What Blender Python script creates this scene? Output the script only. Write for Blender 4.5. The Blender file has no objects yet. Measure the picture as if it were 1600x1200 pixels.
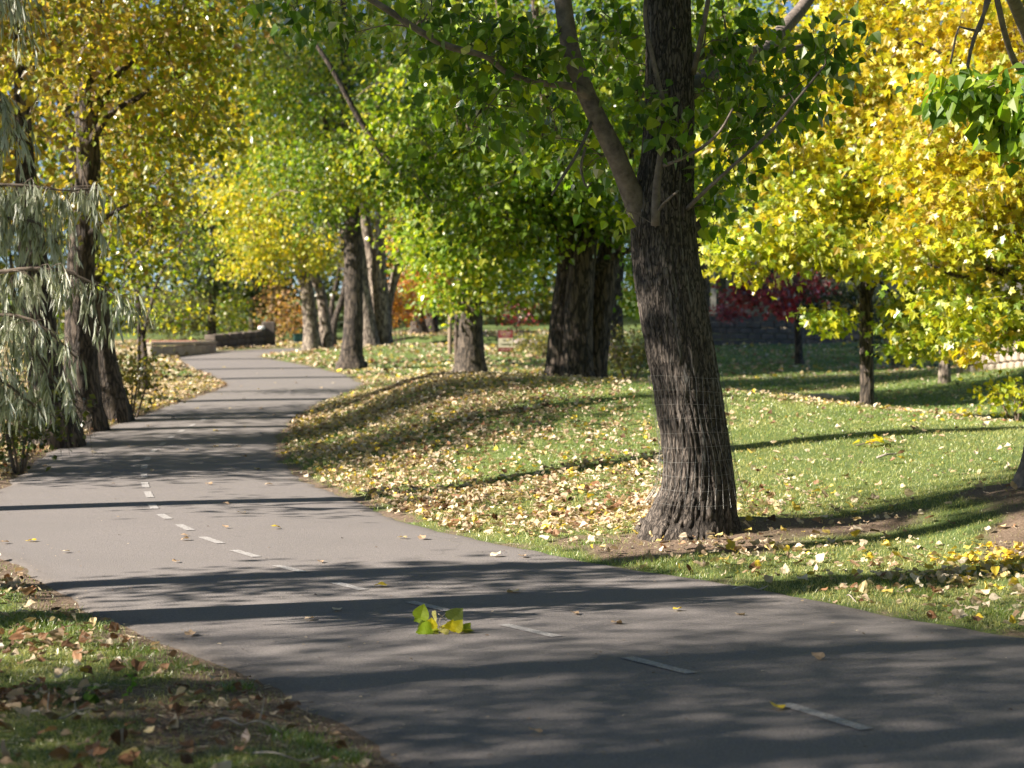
import bpy, math
import numpy as np
R = math.radians
scene = bpy.context.scene
rng = np.random.default_rng(7)

# ------------------------------------------------------------------ camera, sky, sun, exposure
F = 2900.0                      # focal length in pixels of the 1600 px wide photograph
EYE = 1.6
TH = math.atan(90.0 / F)        # the camera looks slightly down
cam = bpy.data.cameras.new('camera')
camo = bpy.data.objects.new('camera', cam)
scene.collection.objects.link(camo)
camo.location = (0, 0, EYE)
camo.rotation_euler = (math.pi / 2 - TH, 0, 0)
cam.sensor_width = 36.0
cam.lens = 36.0 * F / 1600.0
cam.clip_start = 0.1
cam.clip_end = 2000
cam.dof.use_dof = True
cam.dof.focus_distance = 12.3
cam.dof.aperture_fstop = 3.0
scene.camera = camo

ELEV = R(31)
SX, SY = -0.956, -0.292         # horizontal direction towards the sun
w = bpy.data.worlds.new('World'); scene.world = w; w.use_nodes = True
nt = w.node_tree; bg = nt.nodes['Background']
sky = nt.nodes.new('ShaderNodeTexSky'); sky.sky_type = 'NISHITA'; sky.sun_disc = False
sky.air_density = .55; sky.dust_density = .1; sky.ozone_density = 2.8; sky.sun_elevation = ELEV; sky.sun_rotation = math.atan2(SX, SY)
nt.links.new(sky.outputs[0], bg.inputs[0]); bg.inputs[1].default_value = 0.05
sun = bpy.data.lights.new('sun', 'SUN'); sun.energy = 5.0; sun.angle = R(0.5); sun.color = (1.0, 0.91, 0.78)
suno = bpy.data.objects.new('sun', sun); scene.collection.objects.link(suno)
from mathutils import Vector
tosun = Vector((SX * math.cos(ELEV), SY * math.cos(ELEV), math.sin(ELEV)))
suno.rotation_euler = tosun.to_track_quat('Z', 'Y').to_euler()
suno.location = (-20, -6, 20)
scene.view_settings.view_transform = 'Standard'
scene.view_settings.look = 'None'
scene.view_settings.exposure = 1.6
scene.view_settings.gamma = 1.0
scene.cycles.max_bounces = 7
scene.cycles.transmission_bounces = 5
scene.cycles.diffuse_bounces = 4

# ------------------------------------------------------------------ helpers
def P(px, py, Y, dy=0.0):
    """the point at world depth Y seen at photograph pixel (px, py)"""
    a, b = (px - 800) / F, (600 - py) / F
    dy_ = math.cos(TH) + b * math.sin(TH); dz = -math.sin(TH) + b * math.cos(TH)
    t = Y / dy_
    return np.array([a * t, Y, EYE + dz * t])

def hash3(ix, iy, iz):
    n = (ix.astype(np.int64) * 374761393 + iy.astype(np.int64) * 668265263 + iz.astype(np.int64) * 2147483647 * 3 + 1274126177)
    n = (n ^ (n >> 13)) * 1274126177
    n = n & 0xffffffff
    n = (n ^ (n >> 16)) * 2246822519 & 0xffffffff
    return ((n ^ (n >> 13)) & 0xffffff) / float(0xffffff)

def vnoise(x, y, z=None):
    x = np.asarray(x, float); y = np.asarray(y, float)
    z = np.zeros_like(x) if z is None else np.asarray(z, float)
    ix, iy, iz = np.floor(x), np.floor(y), np.floor(z)
    fx, fy, fz = x - ix, y - iy, z - iz
    fx = fx * fx * (3 - 2 * fx); fy = fy * fy * (3 - 2 * fy); fz = fz * fz * (3 - 2 * fz)
    r = 0
    for a in (0, 1):
        for b in (0, 1):
            for c in (0, 1):
                r = r + hash3(ix + a, iy + b, iz + c) * (fx if a else 1 - fx) * (fy if b else 1 - fy) * (fz if c else 1 - fz)
    return r

def fbm(x, y, z=None, o=3):
    s = 0; a = 0.5; t = 0
    for i in range(o):
        f = 2 ** i
        s = s + a * vnoise(np.asarray(x) * f + 17 * i, np.asarray(y) * f + 5 * i, None if z is None else np.asarray(z) * f); t += a; a *= 0.5
    return s / t

def sstep(a, b, x):
    t = np.clip((np.asarray(x, float) - a) / (b - a), 0, 1)
    return t * t * (3 - 2 * t)

# ------------------------------------------------------------------ terrain
def zb(Y):
    Y = np.asarray(Y, float)
    return 0.02 * (np.sqrt((Y - 24) ** 2 + 16) + (Y - 24)) / 2 - 0.003 + 0 * Y

def base_hit(px, py):
    t = np.linspace(4, 140, 6000)
    a, b = (px - 800) / F, (600 - py) / F
    dyy = math.cos(TH) + b * math.sin(TH); dz = -math.sin(TH) + b * math.cos(TH)
    Y = t; z = EYE + dz / dyy * Y
    i = int(np.argmax(z < zb(Y)))
    return a * Y[i] / dyy, Y[i]

_R = [(1600, 993), (1450, 972), (1300, 941), (1200, 921), (1100, 903), (950, 885), (860, 865), (760, 845), (660, 822), (600, 800), (540, 775), (480, 752), (447, 725), (434, 700), (440, 680), (460, 655), (500, 630), (540, 615), (570, 601), (545, 586), (480, 571), (418, 560)]
_L = [(590, 1200), (500, 1140), (420, 1085), (300, 1040), (180, 985), (95, 945), (40, 905), (0, 876), (0, 757), (60, 712), (130, 682), (200, 655), (260, 635), (310, 618), (356, 602), (330, 588), (288, 572)]
RE = np.array([base_hit(*p) for p in _R]); LE = np.array([base_hit(*p) for p in _L])
RE = np.vstack([[7.5, 5.5], [5.0, 7.2], RE, [-7.9, 57.5], [-7.4, 59.5], [-5.0, 61.5], [14.0, 64.5]])
LE = np.vstack([[1.5, 3.0], [0.35, 5.2], LE[:8], [-3.75, 13.0], [-4.35, 14.6], LE[8:], [-10.3, 57], [-10.2, 62], [-8.0, 65.5], [14.0, 69.0]])
def _smooth(E):
    ys = np.arange(E[0, 1], E[-1, 1], 0.25)
    xs = np.interp(ys, E[:, 1], E[:, 0])
    k = np.array([1, 2, 3, 2, 1.]); k /= k.sum()
    p = np.pad(xs, 2, mode='edge'); return ys, np.convolve(p, k, 'valid')
RYs, RXs = _smooth(RE[np.argsort(RE[:, 1])]); LYs, LXs = _smooth(LE[np.argsort(LE[:, 1])])
def XR(Y):
    Y = np.asarray(Y, float)
    return np.interp(Y, RYs, RXs) + np.where(Y < RYs[0], (RYs[0] - Y) * 1.6, 0)
def XL(Y):
    Y = np.asarray(Y, float)
    return np.interp(Y, LYs, LXs) + np.where(Y < LYs[0], (LYs[0] - Y) * 0.55, 0)
def pdist(X, Y):
    """horizontal distance beyond the path's right edge (positive) or left edge (second value)"""
    k = np.where(np.asarray(Y) < 14, 0.72, 0.95)
    far = sstep(69, 69.5, Y) * 50
    return (X - XR(Y)) * k + far, (XL(Y) - X) * k + 0 * far

RIDGE = np.array([[7.5, 17.0, .52], [5.2, 19.0, .50], [3.5, 20.5, .55], [2.0, 23, .72], [0.5, 27, .72], [-0.9, 31.5, .58], [-2.0, 37, .25]])
def H(X, Y, fine=True):
    X = np.asarray(X, float); Y = np.asarray(Y, float)
    dr, dl = pdist(X, Y)
    onr = sstep(0, 2.2, dr)
    z = zb(Y)
    m = np.zeros(np.broadcast(X, Y).shape)
    best = np.full(m.shape, 1e9); amp = np.zeros(m.shape)
    for a, b in zip(RIDGE[:-1], RIDGE[1:]):
        d = b[:2] - a[:2]; t = np.clip(((X - a[0]) * d[0] + (Y - a[1]) * d[1]) / (d @ d), 0, 1)
        q = (X - a[0] - t * d[0]) ** 2 + (Y - a[1] - t * d[1]) ** 2
        s = q < best; best = np.where(s, q, best); amp = np.where(s, a[2] + t * (b[2] - a[2]), amp)
    m += amp * np.exp(-best / (4.2 ** 2))
    m += 0.36 * np.exp(-(((X + 2.5) / 4.5) ** 2 + ((Y - 55) / 4.5) ** 2))
    m += 0.95 * np.exp(-(((X - 13.5) / 5.5) ** 2 + ((Y - 33) / 9.0) ** 2))
    m += 0.38 * sstep(54, 74, Y) * sstep(-7, -4, X)
    m += 0.05 * sstep(4, 12, X) * sstep(45, 65, Y)
    m += 0.22 * np.exp(-(((X - 4.2) / 1.1) ** 2 + ((Y - 13.9) / 1.1) ** 2)) + 0.10 * np.exp(-(((X - 1.35) / .8) ** 2 + ((Y - 13.6) / .7) ** 2))
    z = z + m * onr + 0.03 * sstep(0, .35, dr)
    onl = sstep(0, 2.5, dl)
    z = z - 0.07 * onl * sstep(0, 5, dl) * sstep(12, 18, Y) + 0.03 * sstep(0, .3, dl)
    off = np.maximum(sstep(-.15, .5, dr), sstep(-.15, .5, dl))
    if fine:
        z = z + off * (0.05 * (fbm(X * 1.1, Y * 1.1) - .5) + 0.018 * (vnoise(X * 6, Y * 6) - .5))
    return z - 0.03 * np.minimum(sstep(.04, .30, -dr), sstep(.04, .30, -dl))

def hit(px, py, tmax=150):
    a, b = (px - 800) / F, (600 - py) / F
    dyy = math.cos(TH) + b * math.sin(TH); dz = -math.sin(TH) + b * math.cos(TH)
    Y = np.linspace(4, tmax, 5000); X = a / dyy * Y; z = EYE + dz / dyy * Y
    u = z < H(X, Y)
    i = int(np.argmax(u)) if u.any() else len(Y) - 1
    return np.array([X[i], Y[i], float(H(X[i], Y[i]))])

def Hs(x, y): return float(H(np.array([x]), np.array([y]))[0])

# ------------------------------------------------------------------ object and material helpers
def tag(o, label=None, cat=None, group=None, kind=None):
    if label: o['label'] = label
    if cat: o['category'] = cat
    if group: o['group'] = group
    if kind: o['kind'] = kind
    return o

def thing(name, label, cat, loc, group=None, rz=0.0):
    o = bpy.data.objects.new(name, None); scene.collection.objects.link(o)
    o.location = [float(v) for v in loc]; o.rotation_euler = (0, 0, rz); o.empty_display_size = 0.2
    return tag(o, label, cat, group)

def mesh(name, V, faces, mat, parent=None, loc=None, col=None, smooth=False, midx=None, attrs=None):
    """V: (n,3) world coordinates. faces: list of (m,k) index arrays. col: per-face colours"""
    V = np.asarray(V, float)
    if parent is not None: V = V - np.array(parent.location)
    elif loc is not None: V = V - np.asarray(loc, float)
    me = bpy.data.meshes.new(name)
    me.vertices.add(len(V)); me.vertices.foreach_set('co', V.astype(np.float32).ravel())
    faces = [np.asarray(f, np.int32) for f in faces if len(f)]
    idx = np.concatenate([f.ravel() for f in faces]); tot = np.concatenate([np.full(len(f), f.shape[1], np.int32) for f in faces])
    st = np.concatenate([[0], np.cumsum(tot)[:-1]]).astype(np.int32)
    me.loops.add(len(idx)); me.loops.foreach_set('vertex_index', idx.astype(np.int32))
    me.polygons.add(len(tot)); me.polygons.foreach_set('loop_start', st); me.polygons.foreach_set('loop_total', tot)
    for m in (mat if isinstance(mat, (list, tuple)) else [mat]): me.materials.append(m)
    if midx is not None: me.polygons.foreach_set('material_index', np.asarray(midx, np.int32))
    me.polygons.foreach_set('use_smooth', np.full(len(tot), smooth) if isinstance(smooth, bool) else np.asarray(smooth))
    me.update(calc_edges=True)
    if col is not None:
        at = me.attributes.new('col', 'FLOAT_COLOR', 'FACE')
        c = np.ones((len(tot), 4), np.float32); c[:, :3] = col; at.data.foreach_set('color', c.ravel())
    for k, v in (attrs or {}).items():
        at = me.attributes.new(k, 'FLOAT', 'POINT'); at.data.foreach_set('value', np.asarray(v, np.float32))
    o = bpy.data.objects.new(name, me); scene.collection.objects.link(o)
    if parent is not None: o.parent = parent
    elif loc is not None: o.location = [float(v) for v in loc]
    return o

class Geo:
    def __init__(s): s.V = []; s.F = {}; s.n = 0; s.order = []
    def add(s, V, faces):
        for f in faces:
            f = np.asarray(f, np.int32)
            if len(f): s.order.append(f + s.n)
        s.V.append(np.asarray(V, float)); s.n += len(V)
    def build(s, name, mat, parent=None, **k): return mesh(name, np.vstack(s.V), s.order, mat, parent, **k)
    def box(s, c, h, rz=0.0, bev=0.0, rx=0.0):
        c = np.asarray(c, float); hx, hy, hz = h
        if bev <= 0:
            v = np.array([[x, y, z] for z in (-1, 1) for x, y in ((-1, -1), (1, -1), (1, 1), (-1, 1))], float) * [hx, hy, hz]
            f = np.array([[3, 2, 1, 0], [4, 5, 6, 7], [0, 1, 5, 4], [1, 2, 6, 5], [2, 3, 7, 6], [3, 0, 4, 7]])
        else:
            rings = []
            for z, ins in ((-hz, bev), (-hz + bev, 0), (hz - bev, 0), (hz, bev)):
                x, y = hx - ins, hy - ins; e = bev
                rings += [[-x + e, -y, z], [x - e, -y, z], [x, -y + e, z], [x, y - e, z], [x - e, y, z], [-x + e, y, z], [-x, y - e, z], [-x, -y + e, z]]
            v = np.array(rings); f = []
            for k in range(3):
                for i in range(8): f.append([k * 8 + i, k * 8 + (i + 1) % 8, k * 8 + 8 + (i + 1) % 8, k * 8 + 8 + i])
            v_ = v; caps = np.array([[7, 6, 5, 4, 3, 2, 1, 0], [24, 25, 26, 27, 28, 29, 30, 31]])
            f = np.array(f)
        cr, sr = math.cos(rx), math.sin(rx)
        v = np.stack([v[:, 0], v[:, 1] * cr - v[:, 2] * sr, v[:, 1] * sr + v[:, 2] * cr], 1)
        cz, sz = math.cos(rz), math.sin(rz)
        v = np.stack([v[:, 0] * cz - v[:, 1] * sz, v[:, 0] * sz + v[:, 1] * cz, v[:, 2]], 1) + c
        s.add(v, [f] if bev <= 0 else [f, caps])

def catmull(pts, n):
    pts = np.asarray(pts, float); p = np.vstack([2 * pts[0] - pts[1], pts, 2 * pts[-1] - pts[-2]])
    seg = np.linalg.norm(np.diff(pts[:, :3], axis=0), axis=1); cum = np.concatenate([[0], np.cumsum(seg)])
    t = np.linspace(0, cum[-1], n); k = np.clip(np.searchsorted(cum, t, 'right') - 1, 0, len(pts) - 2)
    u = ((t - cum[k]) / np.maximum(seg[k], 1e-9))[:, None]
    a, b, c, d = p[k], p[k + 1], p[k + 2], p[k + 3]
    return 0.5 * (2 * b + (c - a) * u + (2 * a - 5 * b + 4 * c - d) * u ** 2 + (3 * b - a - 3 * c + d) * u ** 3)

def tube(pts, sides=8, n=None, disp=None, flare=None, cap=False, arc=False):
    """pts: rows x,y,z,r"""
    pts = np.asarray(pts, float); n = n or max(4, len(pts) * 3)
    c = catmull(pts, n); r = np.maximum(c[:, 3], 0.0008); c = c[:, :3]
    T = np.gradient(c, axis=0); T /= np.linalg.norm(T, axis=1)[:, None] + 1e-9
    ref = np.array([1.0, 0, 0]) if abs(T[0, 0]) < .9 else np.array([0, 1.0, 0])
    U = np.empty_like(T); u = ref
    for i in range(n):
        u = u - (u @ T[i]) * T[i]; u = u / (np.linalg.norm(u) + 1e-9); U[i] = u
    W = np.cross(T, U)
    th = np.linspace(0, 2 * math.pi, sides, endpoint=False)
    rr = np.repeat(r[:, None], sides, 1)
    s = np.concatenate([[0], np.cumsum(np.linalg.norm(np.diff(c, axis=0), axis=1))])
    if disp is not None: rr = disp(th[None, :] + 0 * rr, s[:, None] + 0 * rr, rr)
    V = c[:, None] + rr[:, :, None] * (np.cos(th)[None, :, None] * U[:, None] + np.sin(th)[None, :, None] * W[:, None])
    V = V.reshape(-1, 3)
    i = np.arange(n - 1)[:, None] * sides; j = np.arange(sides)[None, :]; j2 = (j + 1) % sides
    Fq = np.stack([i + j, i + j2, i + sides + j2, i + sides + j], -1).reshape(-1, 4)
    fs = [Fq]
    if cap: fs += [np.arange(sides)[None, ::-1], (np.arange(sides) + (n - 1) * sides)[None]]
    return V, fs

def new_mat(name):
    m = bpy.data.materials.new(name); m.use_nodes = True
    n = m.node_tree; n.nodes.clear(); return m, n, n.nodes.new('ShaderNodeOutputMaterial')

def N(nt_, kind, **kw):
    x = nt_.nodes.new(kind)
    for k, v in kw.items():
        if k.startswith('i_'): x.inputs[int(k[2:])].default_value = v
        else: setattr(x, k, v)
    return x

def noise_node(t, scale, detail=4, rough=.55, vec=None, dist=0.0):
    n = N(t, 'ShaderNodeTexNoise'); n.inputs['Scale'].default_value = scale; n.inputs['Detail'].default_value = detail
    n.inputs['Roughness'].default_value = rough; n.inputs['Distortion'].default_value = dist
    if vec is not None: t.links.new(vec, n.inputs['Vector'])
    return n

def ramp(t, fac, stops):
    r = N(t, 'ShaderNodeValToRGB'); e = r.color_ramp.elements
    while len(e) < len(stops): e.new(0.5)
    for x, (p, c) in zip(e, stops): x.position = p; x.color = (*c, 1) if len(c) == 3 else c
    t.links.new(fac, r.inputs[0]); return r

def mixc(t, fac, a, b, mode='MIX'):
    m = N(t, 'ShaderNodeMix', data_type='RGBA', blend_type=mode)
    for s, v in ((m.inputs[0], fac), (m.inputs[6], a), (m.inputs[7], b)):
        if hasattr(v, 'links') or hasattr(v, 'is_linked'): t.links.new(v, s)
        elif isinstance(v, tuple): s.default_value = (*v, 1) if len(v) == 3 else v
        else: s.default_value = v
    return m.outputs[2]

def leaf_mat(name, transl=.45, gloss=.10, rough=.38, tcol=(1.0, 1.0, .55), tgain=1.5):
    m, t, out = new_mat(name)
    at = N(t, 'ShaderNodeAttribute', attribute_name='col')
    d = N(t, 'ShaderNodeBsdfDiffuse'); tr = N(t, 'ShaderNodeBsdfTranslucent'); g = N(t, 'ShaderNodeBsdfGlossy'); g.inputs['Roughness'].default_value = rough
    g.inputs['Color'].default_value = (.9, .9, .85, 1)
    t.links.new(at.outputs[0], d.inputs[0])
    tc = mixc(t, 1.0, at.outputs[0], tuple(min(1, 1) * c * tgain for c in tcol), 'MULTIPLY')
    t.links.new(tc, tr.inputs[0])
    a = N(t, 'ShaderNodeMixShader', i_0=transl); t.links.new(d.outputs[0], a.inputs[1]); t.links.new(tr.outputs[0], a.inputs[2])
    b = N(t, 'ShaderNodeMixShader'); t.links.new(a.outputs[0], b.inputs[1]); t.links.new(g.outputs[0], b.inputs[2])
    lw = N(t, 'ShaderNodeLayerWeight'); lw.inputs[0].default_value = .35
    mm = N(t, 'ShaderNodeMath', operation='MULTIPLY_ADD'); mm.inputs[1].default_value = .25; mm.inputs[2].default_value = gloss
    t.links.new(lw.outputs[0], mm.inputs[0]); t.links.new(mm.outputs[0], b.inputs[0])
    t.links.new(b.outputs[0], out.inputs[0]); return m

def bark_mat(name, dark, light, scale=1.0, bump=.6, streak=None):
    m, t, out = new_mat(name)
    p = N(t, 'ShaderNodeBsdfPrincipled'); p.inputs['Roughness'].default_value = .88
    tc = N(t, 'ShaderNodeTexCoord'); mp = N(t, 'ShaderNodeMapping'); mp.inputs['Scale'].default_value = (1, 1, .22)
    t.links.new(tc.outputs['Object'], mp.inputs[0])
    n1 = noise_node(t, 16 * scale, 6, .65, mp.outputs[0], 1.2)
    wn = noise_node(t, 9 * scale, 3, .6, mp.outputs[0]); ws = N(t, 'ShaderNodeVectorMath', operation='SCALE'); ws.inputs['Scale'].default_value = .16 / scale
    t.links.new(wn.outputs['Color'], ws.inputs[0]); wa = N(t, 'ShaderNodeVectorMath', operation='ADD'); t.links.new(mp.outputs[0], wa.inputs[0]); t.links.new(ws.outputs[0], wa.inputs[1])
    v = N(t, 'ShaderNodeTexVoronoi', feature='DISTANCE_TO_EDGE'); v.inputs['Scale'].default_value = 14 * scale; t.links.new(wa.outputs[0], v.inputs['Vector'])
    mr = N(t, 'ShaderNodeMapRange'); mr.inputs[1].default_value = 0; mr.inputs[2].default_value = .16; t.links.new(v.outputs[0], mr.inputs[0])
    mul = N(t, 'ShaderNodeMath', operation='MULTIPLY'); t.links.new(mr.outputs[0], mul.inputs[0]); t.links.new(n1.outputs[0], mul.inputs[1])
    cr = ramp(t, mul.outputs[0], [(.05, tuple(c * .45 for c in dark)), (.28, dark), (.62, light)])
    big = noise_node(t, 1.7, 3, .5, tc.outputs['Object'])
    colr = mixc(t, big.outputs[0], cr.outputs[0], tuple(c * .8 for c in light)) if False else cr.outputs[0]
    if streak:
        at = N(t, 'ShaderNodeAttribute', attribute_name='streak'); colr = mixc(t, at.outputs['Fac'], colr, streak)
        ac = N(t, 'ShaderNodeAttribute', attribute_name='furrow'); colr = mixc(t, ac.outputs['Fac'], colr, (.018, .013, .010))
    t.links.new(colr, p.inputs['Base Color'])
    b = N(t, 'ShaderNodeBump'); b.inputs['Strength'].default_value = bump; b.inputs['Distance'].default_value = .03
    t.links.new(mul.outputs[0], b.inputs['Height']); t.links.new(b.outputs[0], p.inputs['Normal'])
    t.links.new(p.outputs[0], out.inputs[0]); return m

def plain_mat(name, c1, c2, scale=6.0, rough=.8, bump=.2, detail=5, metallic=0.0, dist=.02):
    m, t, out = new_mat(name)
    p = N(t, 'ShaderNodeBsdfPrincipled'); p.inputs['Roughness'].default_value = rough; p.inputs['Metallic'].default_value = metallic
    tc = N(t, 'ShaderNodeTexCoord'); n = noise_node(t, scale, detail, .6, tc.outputs['Object'])
    cr = ramp(t, n.outputs[0], [(.3, c1), (.7, c2)]); t.links.new(cr.outputs[0], p.inputs['Base Color'])
    b = N(t, 'ShaderNodeBump'); b.inputs['Strength'].default_value = bump; b.inputs['Distance'].default_value = dist
    t.links.new(n.outputs[0], b.inputs['Height']); t.links.new(b.outputs[0], p.inputs['Normal'])
    t.links.new(p.outputs[0], out.inputs[0]); return m

M_LEAF = leaf_mat('poplar_leaf', .54, .01, .45, (1.05, 1.0, .35), 1.8)
M_MAPLE = leaf_mat('maple_leaf', .48, .04, .45, (1.0, .95, .35), 1.45)
M_SILVER = leaf_mat('silver_leaf', .28, .03, .6, (1, 1, .8), 1.2)
M_RED = leaf_mat('red_leaf', .4, .05, .45, (1.2, .5, .5), 1.3)
M_LITTER = leaf_mat('dry_leaf', .22, .01, .6, (1, .9, .6), 1.3)
M_GRASS = leaf_mat('grass_blade', .38, .02, .5, (1, 1, .6), 1.4)
M_BARK_MAIN = bark_mat('furrowed_bark', (.060, .048, .040), (.185, .15, .125), 2.6, .55, streak=(.36, .34, .32))
M_BARK = bark_mat('dark_bark', (.045, .034, .027), (.15, .115, .09), .9, .9)
M_BARK_PALE = bark_mat('pale_bark', (.13, .10, .08), (.42, .35, .28), .9, .8)
M_BARK_LIMB = plain_mat('smooth_limb_bark', (.085, .068, .060), (.24, .195, .165), 16, .85, .6)
M_TWIG = plain_mat('twig_bark', (.09, .065, .05), (.22, .17, .13), 20, .8)
M_TWIG_PALE = plain_mat('dry_twig', (.25, .20, .17), (.5, .44, .38), 30, .8)

# ------------------------------------------------------------------ leaves
T_POP = (np.array([[0, 0, 0], [-.42, .16, .10], [-.40, .42, .12], [0, 1.0, -.06], [.40, .42, .12], [.42, .16, .10]]), [[0, 3, 2, 1], [0, 5, 4, 3]])
T_OVAL = (np.array([[0, 0, 0], [-.36, .45, .08], [0, 1.0, 0], [.36, .45, .08]]), [[0, 2, 1], [0, 3, 2]])
_ml = [(0, 0), (.14, .10), (.50, .02), (.33, .26), (.64, .54), (.26, .48), (.22, .70), (.0, 1.0)]
_mv = [[0, 0, 0]] + [[x, y, .10 * x] for x, y in _ml[1:-1]] + [[0, 1.0, -.06]] + [[-x, y, .10 * x] for x, y in reversed(_ml[1:-1])]
T_MAPLE = (np.array(_mv, float), [[0, 1, 2, 3], [0, 3, 4, 5], [0, 5, 6, 7], [0, 7, 8, 9], [0, 9, 10, 11], [0, 11, 12, 13]])
T_LANCE = (np.array([[0, 0, 0], [-.06, .3, .02], [-.05, .7, .0], [0, 1.0, .04], [.05, .7, .0], [.06, .3, .02]]), [[0, 3, 2, 1], [0, 5, 4, 3]])
T_CURL = (np.array([[0, 0, 0], [-.42, .2, .22], [-.36, .5, .30], [0, 1.0, .22], [.38, .45, .14], [.40, .2, .30], [0, .5, -.02]]), [[0, 6, 2, 1], [6, 3, 2], [0, 5, 4, 6], [6, 4, 3]])

def unit(a): return a / (np.linalg.norm(a, axis=-1, keepdims=True) + 1e-9)

def leaf_geo(C, tip, nor, size, tmpl):
    T, faces = tmpl
    tip = unit(tip); side = unit(np.cross(tip, nor)); nor = np.cross(side, tip)
    s = size[:, None, None]
    V = C[:, None] + s * (T[None, :, 0, None] * side[:, None] + T[None, :, 1, None] * tip[:, None] + T[None, :, 2, None] * nor[:, None])
    k = len(T); off = (np.arange(len(C)) * k)[:, None]
    fs = []; own = []
    by = {}
    for f in faces: by.setdefault(len(f), []).append(f)
    for L, ff in by.items():
        for f in ff: fs.append(off + np.array(f)[None]); own.append(np.arange(len(C)))
    return V.reshape(-1, 3), fs, np.concatenate(own)

def palette(n, pal, mean=None, spread=.9, bright=.22):
    pal = np.array(pal, float); m = (len(pal) - 1) / 2 if mean is None else mean
    i = np.clip(np.round(rng.normal(m, spread, n)), 0, len(pal) - 1).astype(int)
    j = np.clip(i + rng.integers(-1, 2, n), 0, len(pal) - 1); t = rng.random(n)[:, None]
    return (pal[i] * t + pal[j] * (1 - t)) * rng.uniform(1 - bright, 1 + bright, n)[:, None]

def in_lobe(n, c, rx, rd, rz):
    u = unit(rng.normal(size=(n, 3))) * (rng.random(n) ** (1 / 2.2))[:, None]
    return c + u * [rx, rd, rz]

def crown(root, skel, lobes, pal, size, tmpl=T_POP, mat=None, droop=.8, sig=.42, spread=.8, twig=True, twig_r=.010, name='crown', flat=False, twigmat=None, keep=None):
    """leaf clumps on twigs that grow out of the skeleton points"""
    CC = []; MM = []; NN = []; SG = []
    for lb in lobes:
        px, py, Y, rx, ry, rd, nc, nl = lb[:8]; sh = lb[8] if len(lb) > 8 else 0
        c = P(px, py, Y); k = Y / F
        cc = in_lobe(nc, c, rx * k, rd, ry * k); CC.append(cc)
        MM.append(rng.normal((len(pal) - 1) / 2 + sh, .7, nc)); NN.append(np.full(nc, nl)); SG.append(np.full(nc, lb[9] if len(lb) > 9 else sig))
    CC = np.vstack(CC); MM = np.concatenate(MM); NN = np.concatenate(NN); SG = np.concatenate(SG)
    g = H(CC[:, 0], CC[:, 1], False) + .35; CC[:, 2] = np.maximum(CC[:, 2], g)
    if keep is not None: k = keep(CC); CC, MM, NN, SG = CC[k], MM[k], NN[k], SG[k]
    skel = np.asarray(skel, float)[:, :3]
    dd = np.array([np.min(np.linalg.norm(skel - c, axis=1)) for c in CC])
    G = Geo(); pts = skel.copy(); nodes = [p for p in skel]
    tipd = []
    for i in np.argsort(dd):
        c = CC[i]; A = np.array(nodes); d = np.linalg.norm(A - c, axis=1) + 1.5 * np.maximum(A[:, 2] - c[2], 0)
        j = int(np.argmin(d)); a = A[j]; L = np.linalg.norm(c - a)
        m1 = a + (c - a) * .4 + np.array([0, 0, .12 * L]) + rng.normal(0, .05 * L, 3); m2 = a + (c - a) * .75 + np.array([0, 0, .08 * L]) + rng.normal(0, .05 * L, 3)
        r0 = twig_r + .008 * min(L, 3)
        if twig:
            v, f = tube([[*a, r0], [*m1, r0 * .75], [*m2, r0 * .55], [*c, r0 * .3]], 4, 6); G.add(v, f)
            for _ in range(2):
                q = c + rng.normal(0, SG[i] * .9, 3); v, f = tube([[*m2, r0 * .4], [*((m2 + q) / 2 + [0, 0, .05]), r0 * .3], [*q, r0 * .15]], 3, 4); G.add(v, f)
        if L > .7: nodes += [m1, m2]
        nodes.append(c)
        tipd.append(unit(c - a))
    order = np.argsort(dd); TD = np.zeros_like(CC); TD[order] = np.array(tipd)
    if flat: NN = (NN * 1.9).astype(int)
    own = np.repeat(np.arange(len(CC)), NN); n = len(own)
    off = rng.normal(size=(n, 3)) * SG[own][:, None] * [1, 1, .62 if not flat else .34]
    C = CC[own] + off; C[:, 2] = np.maximum(C[:, 2], H(C[:, 0], C[:, 1], False) + .08)
    tip = rng.normal(size=(n, 3)) * .65 + TD[own] * .35 + [0, 0, -droop] + unit(off) * .3
    nor = rng.normal(size=(n, 3)) * .7 + (np.array([0, -.15, 1.0]) if flat else np.array([-.45, -.35, .45]))
    sz = size * rng.uniform(.55, 1.35, n)
    V, fs, ow = leaf_geo(C, tip, nor, sz, tmpl)
    pal = np.array(pal); col = np.zeros((n, 3))
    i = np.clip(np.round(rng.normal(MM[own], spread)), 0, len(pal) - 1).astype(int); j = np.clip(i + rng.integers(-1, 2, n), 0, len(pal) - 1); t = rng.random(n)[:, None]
    col = (pal[i] * t + pal[j] * (1 - t)) * (rng.uniform(.72, 1.25, n) * rng.uniform(.75, 1.2, len(CC))[own])[:, None]
    G0 = G.n; nf_t = sum(len(f) for f in G.order)
    if twig and G.n:
        VV = np.vstack(G.V + [V]); FF = G.order + [f + G0 for f in fs]
    else: VV = V; FF = fs; nf_t = 0
    cols = np.vstack([np.full((nf_t, 3), .1), col[ow]]); mi = np.concatenate([np.full(nf_t, 1), np.zeros(len(ow), int)])
    return mesh(name, VV, FF, [mat or M_LEAF, twigmat or M_TWIG], root, col=cols, midx=mi)

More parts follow.
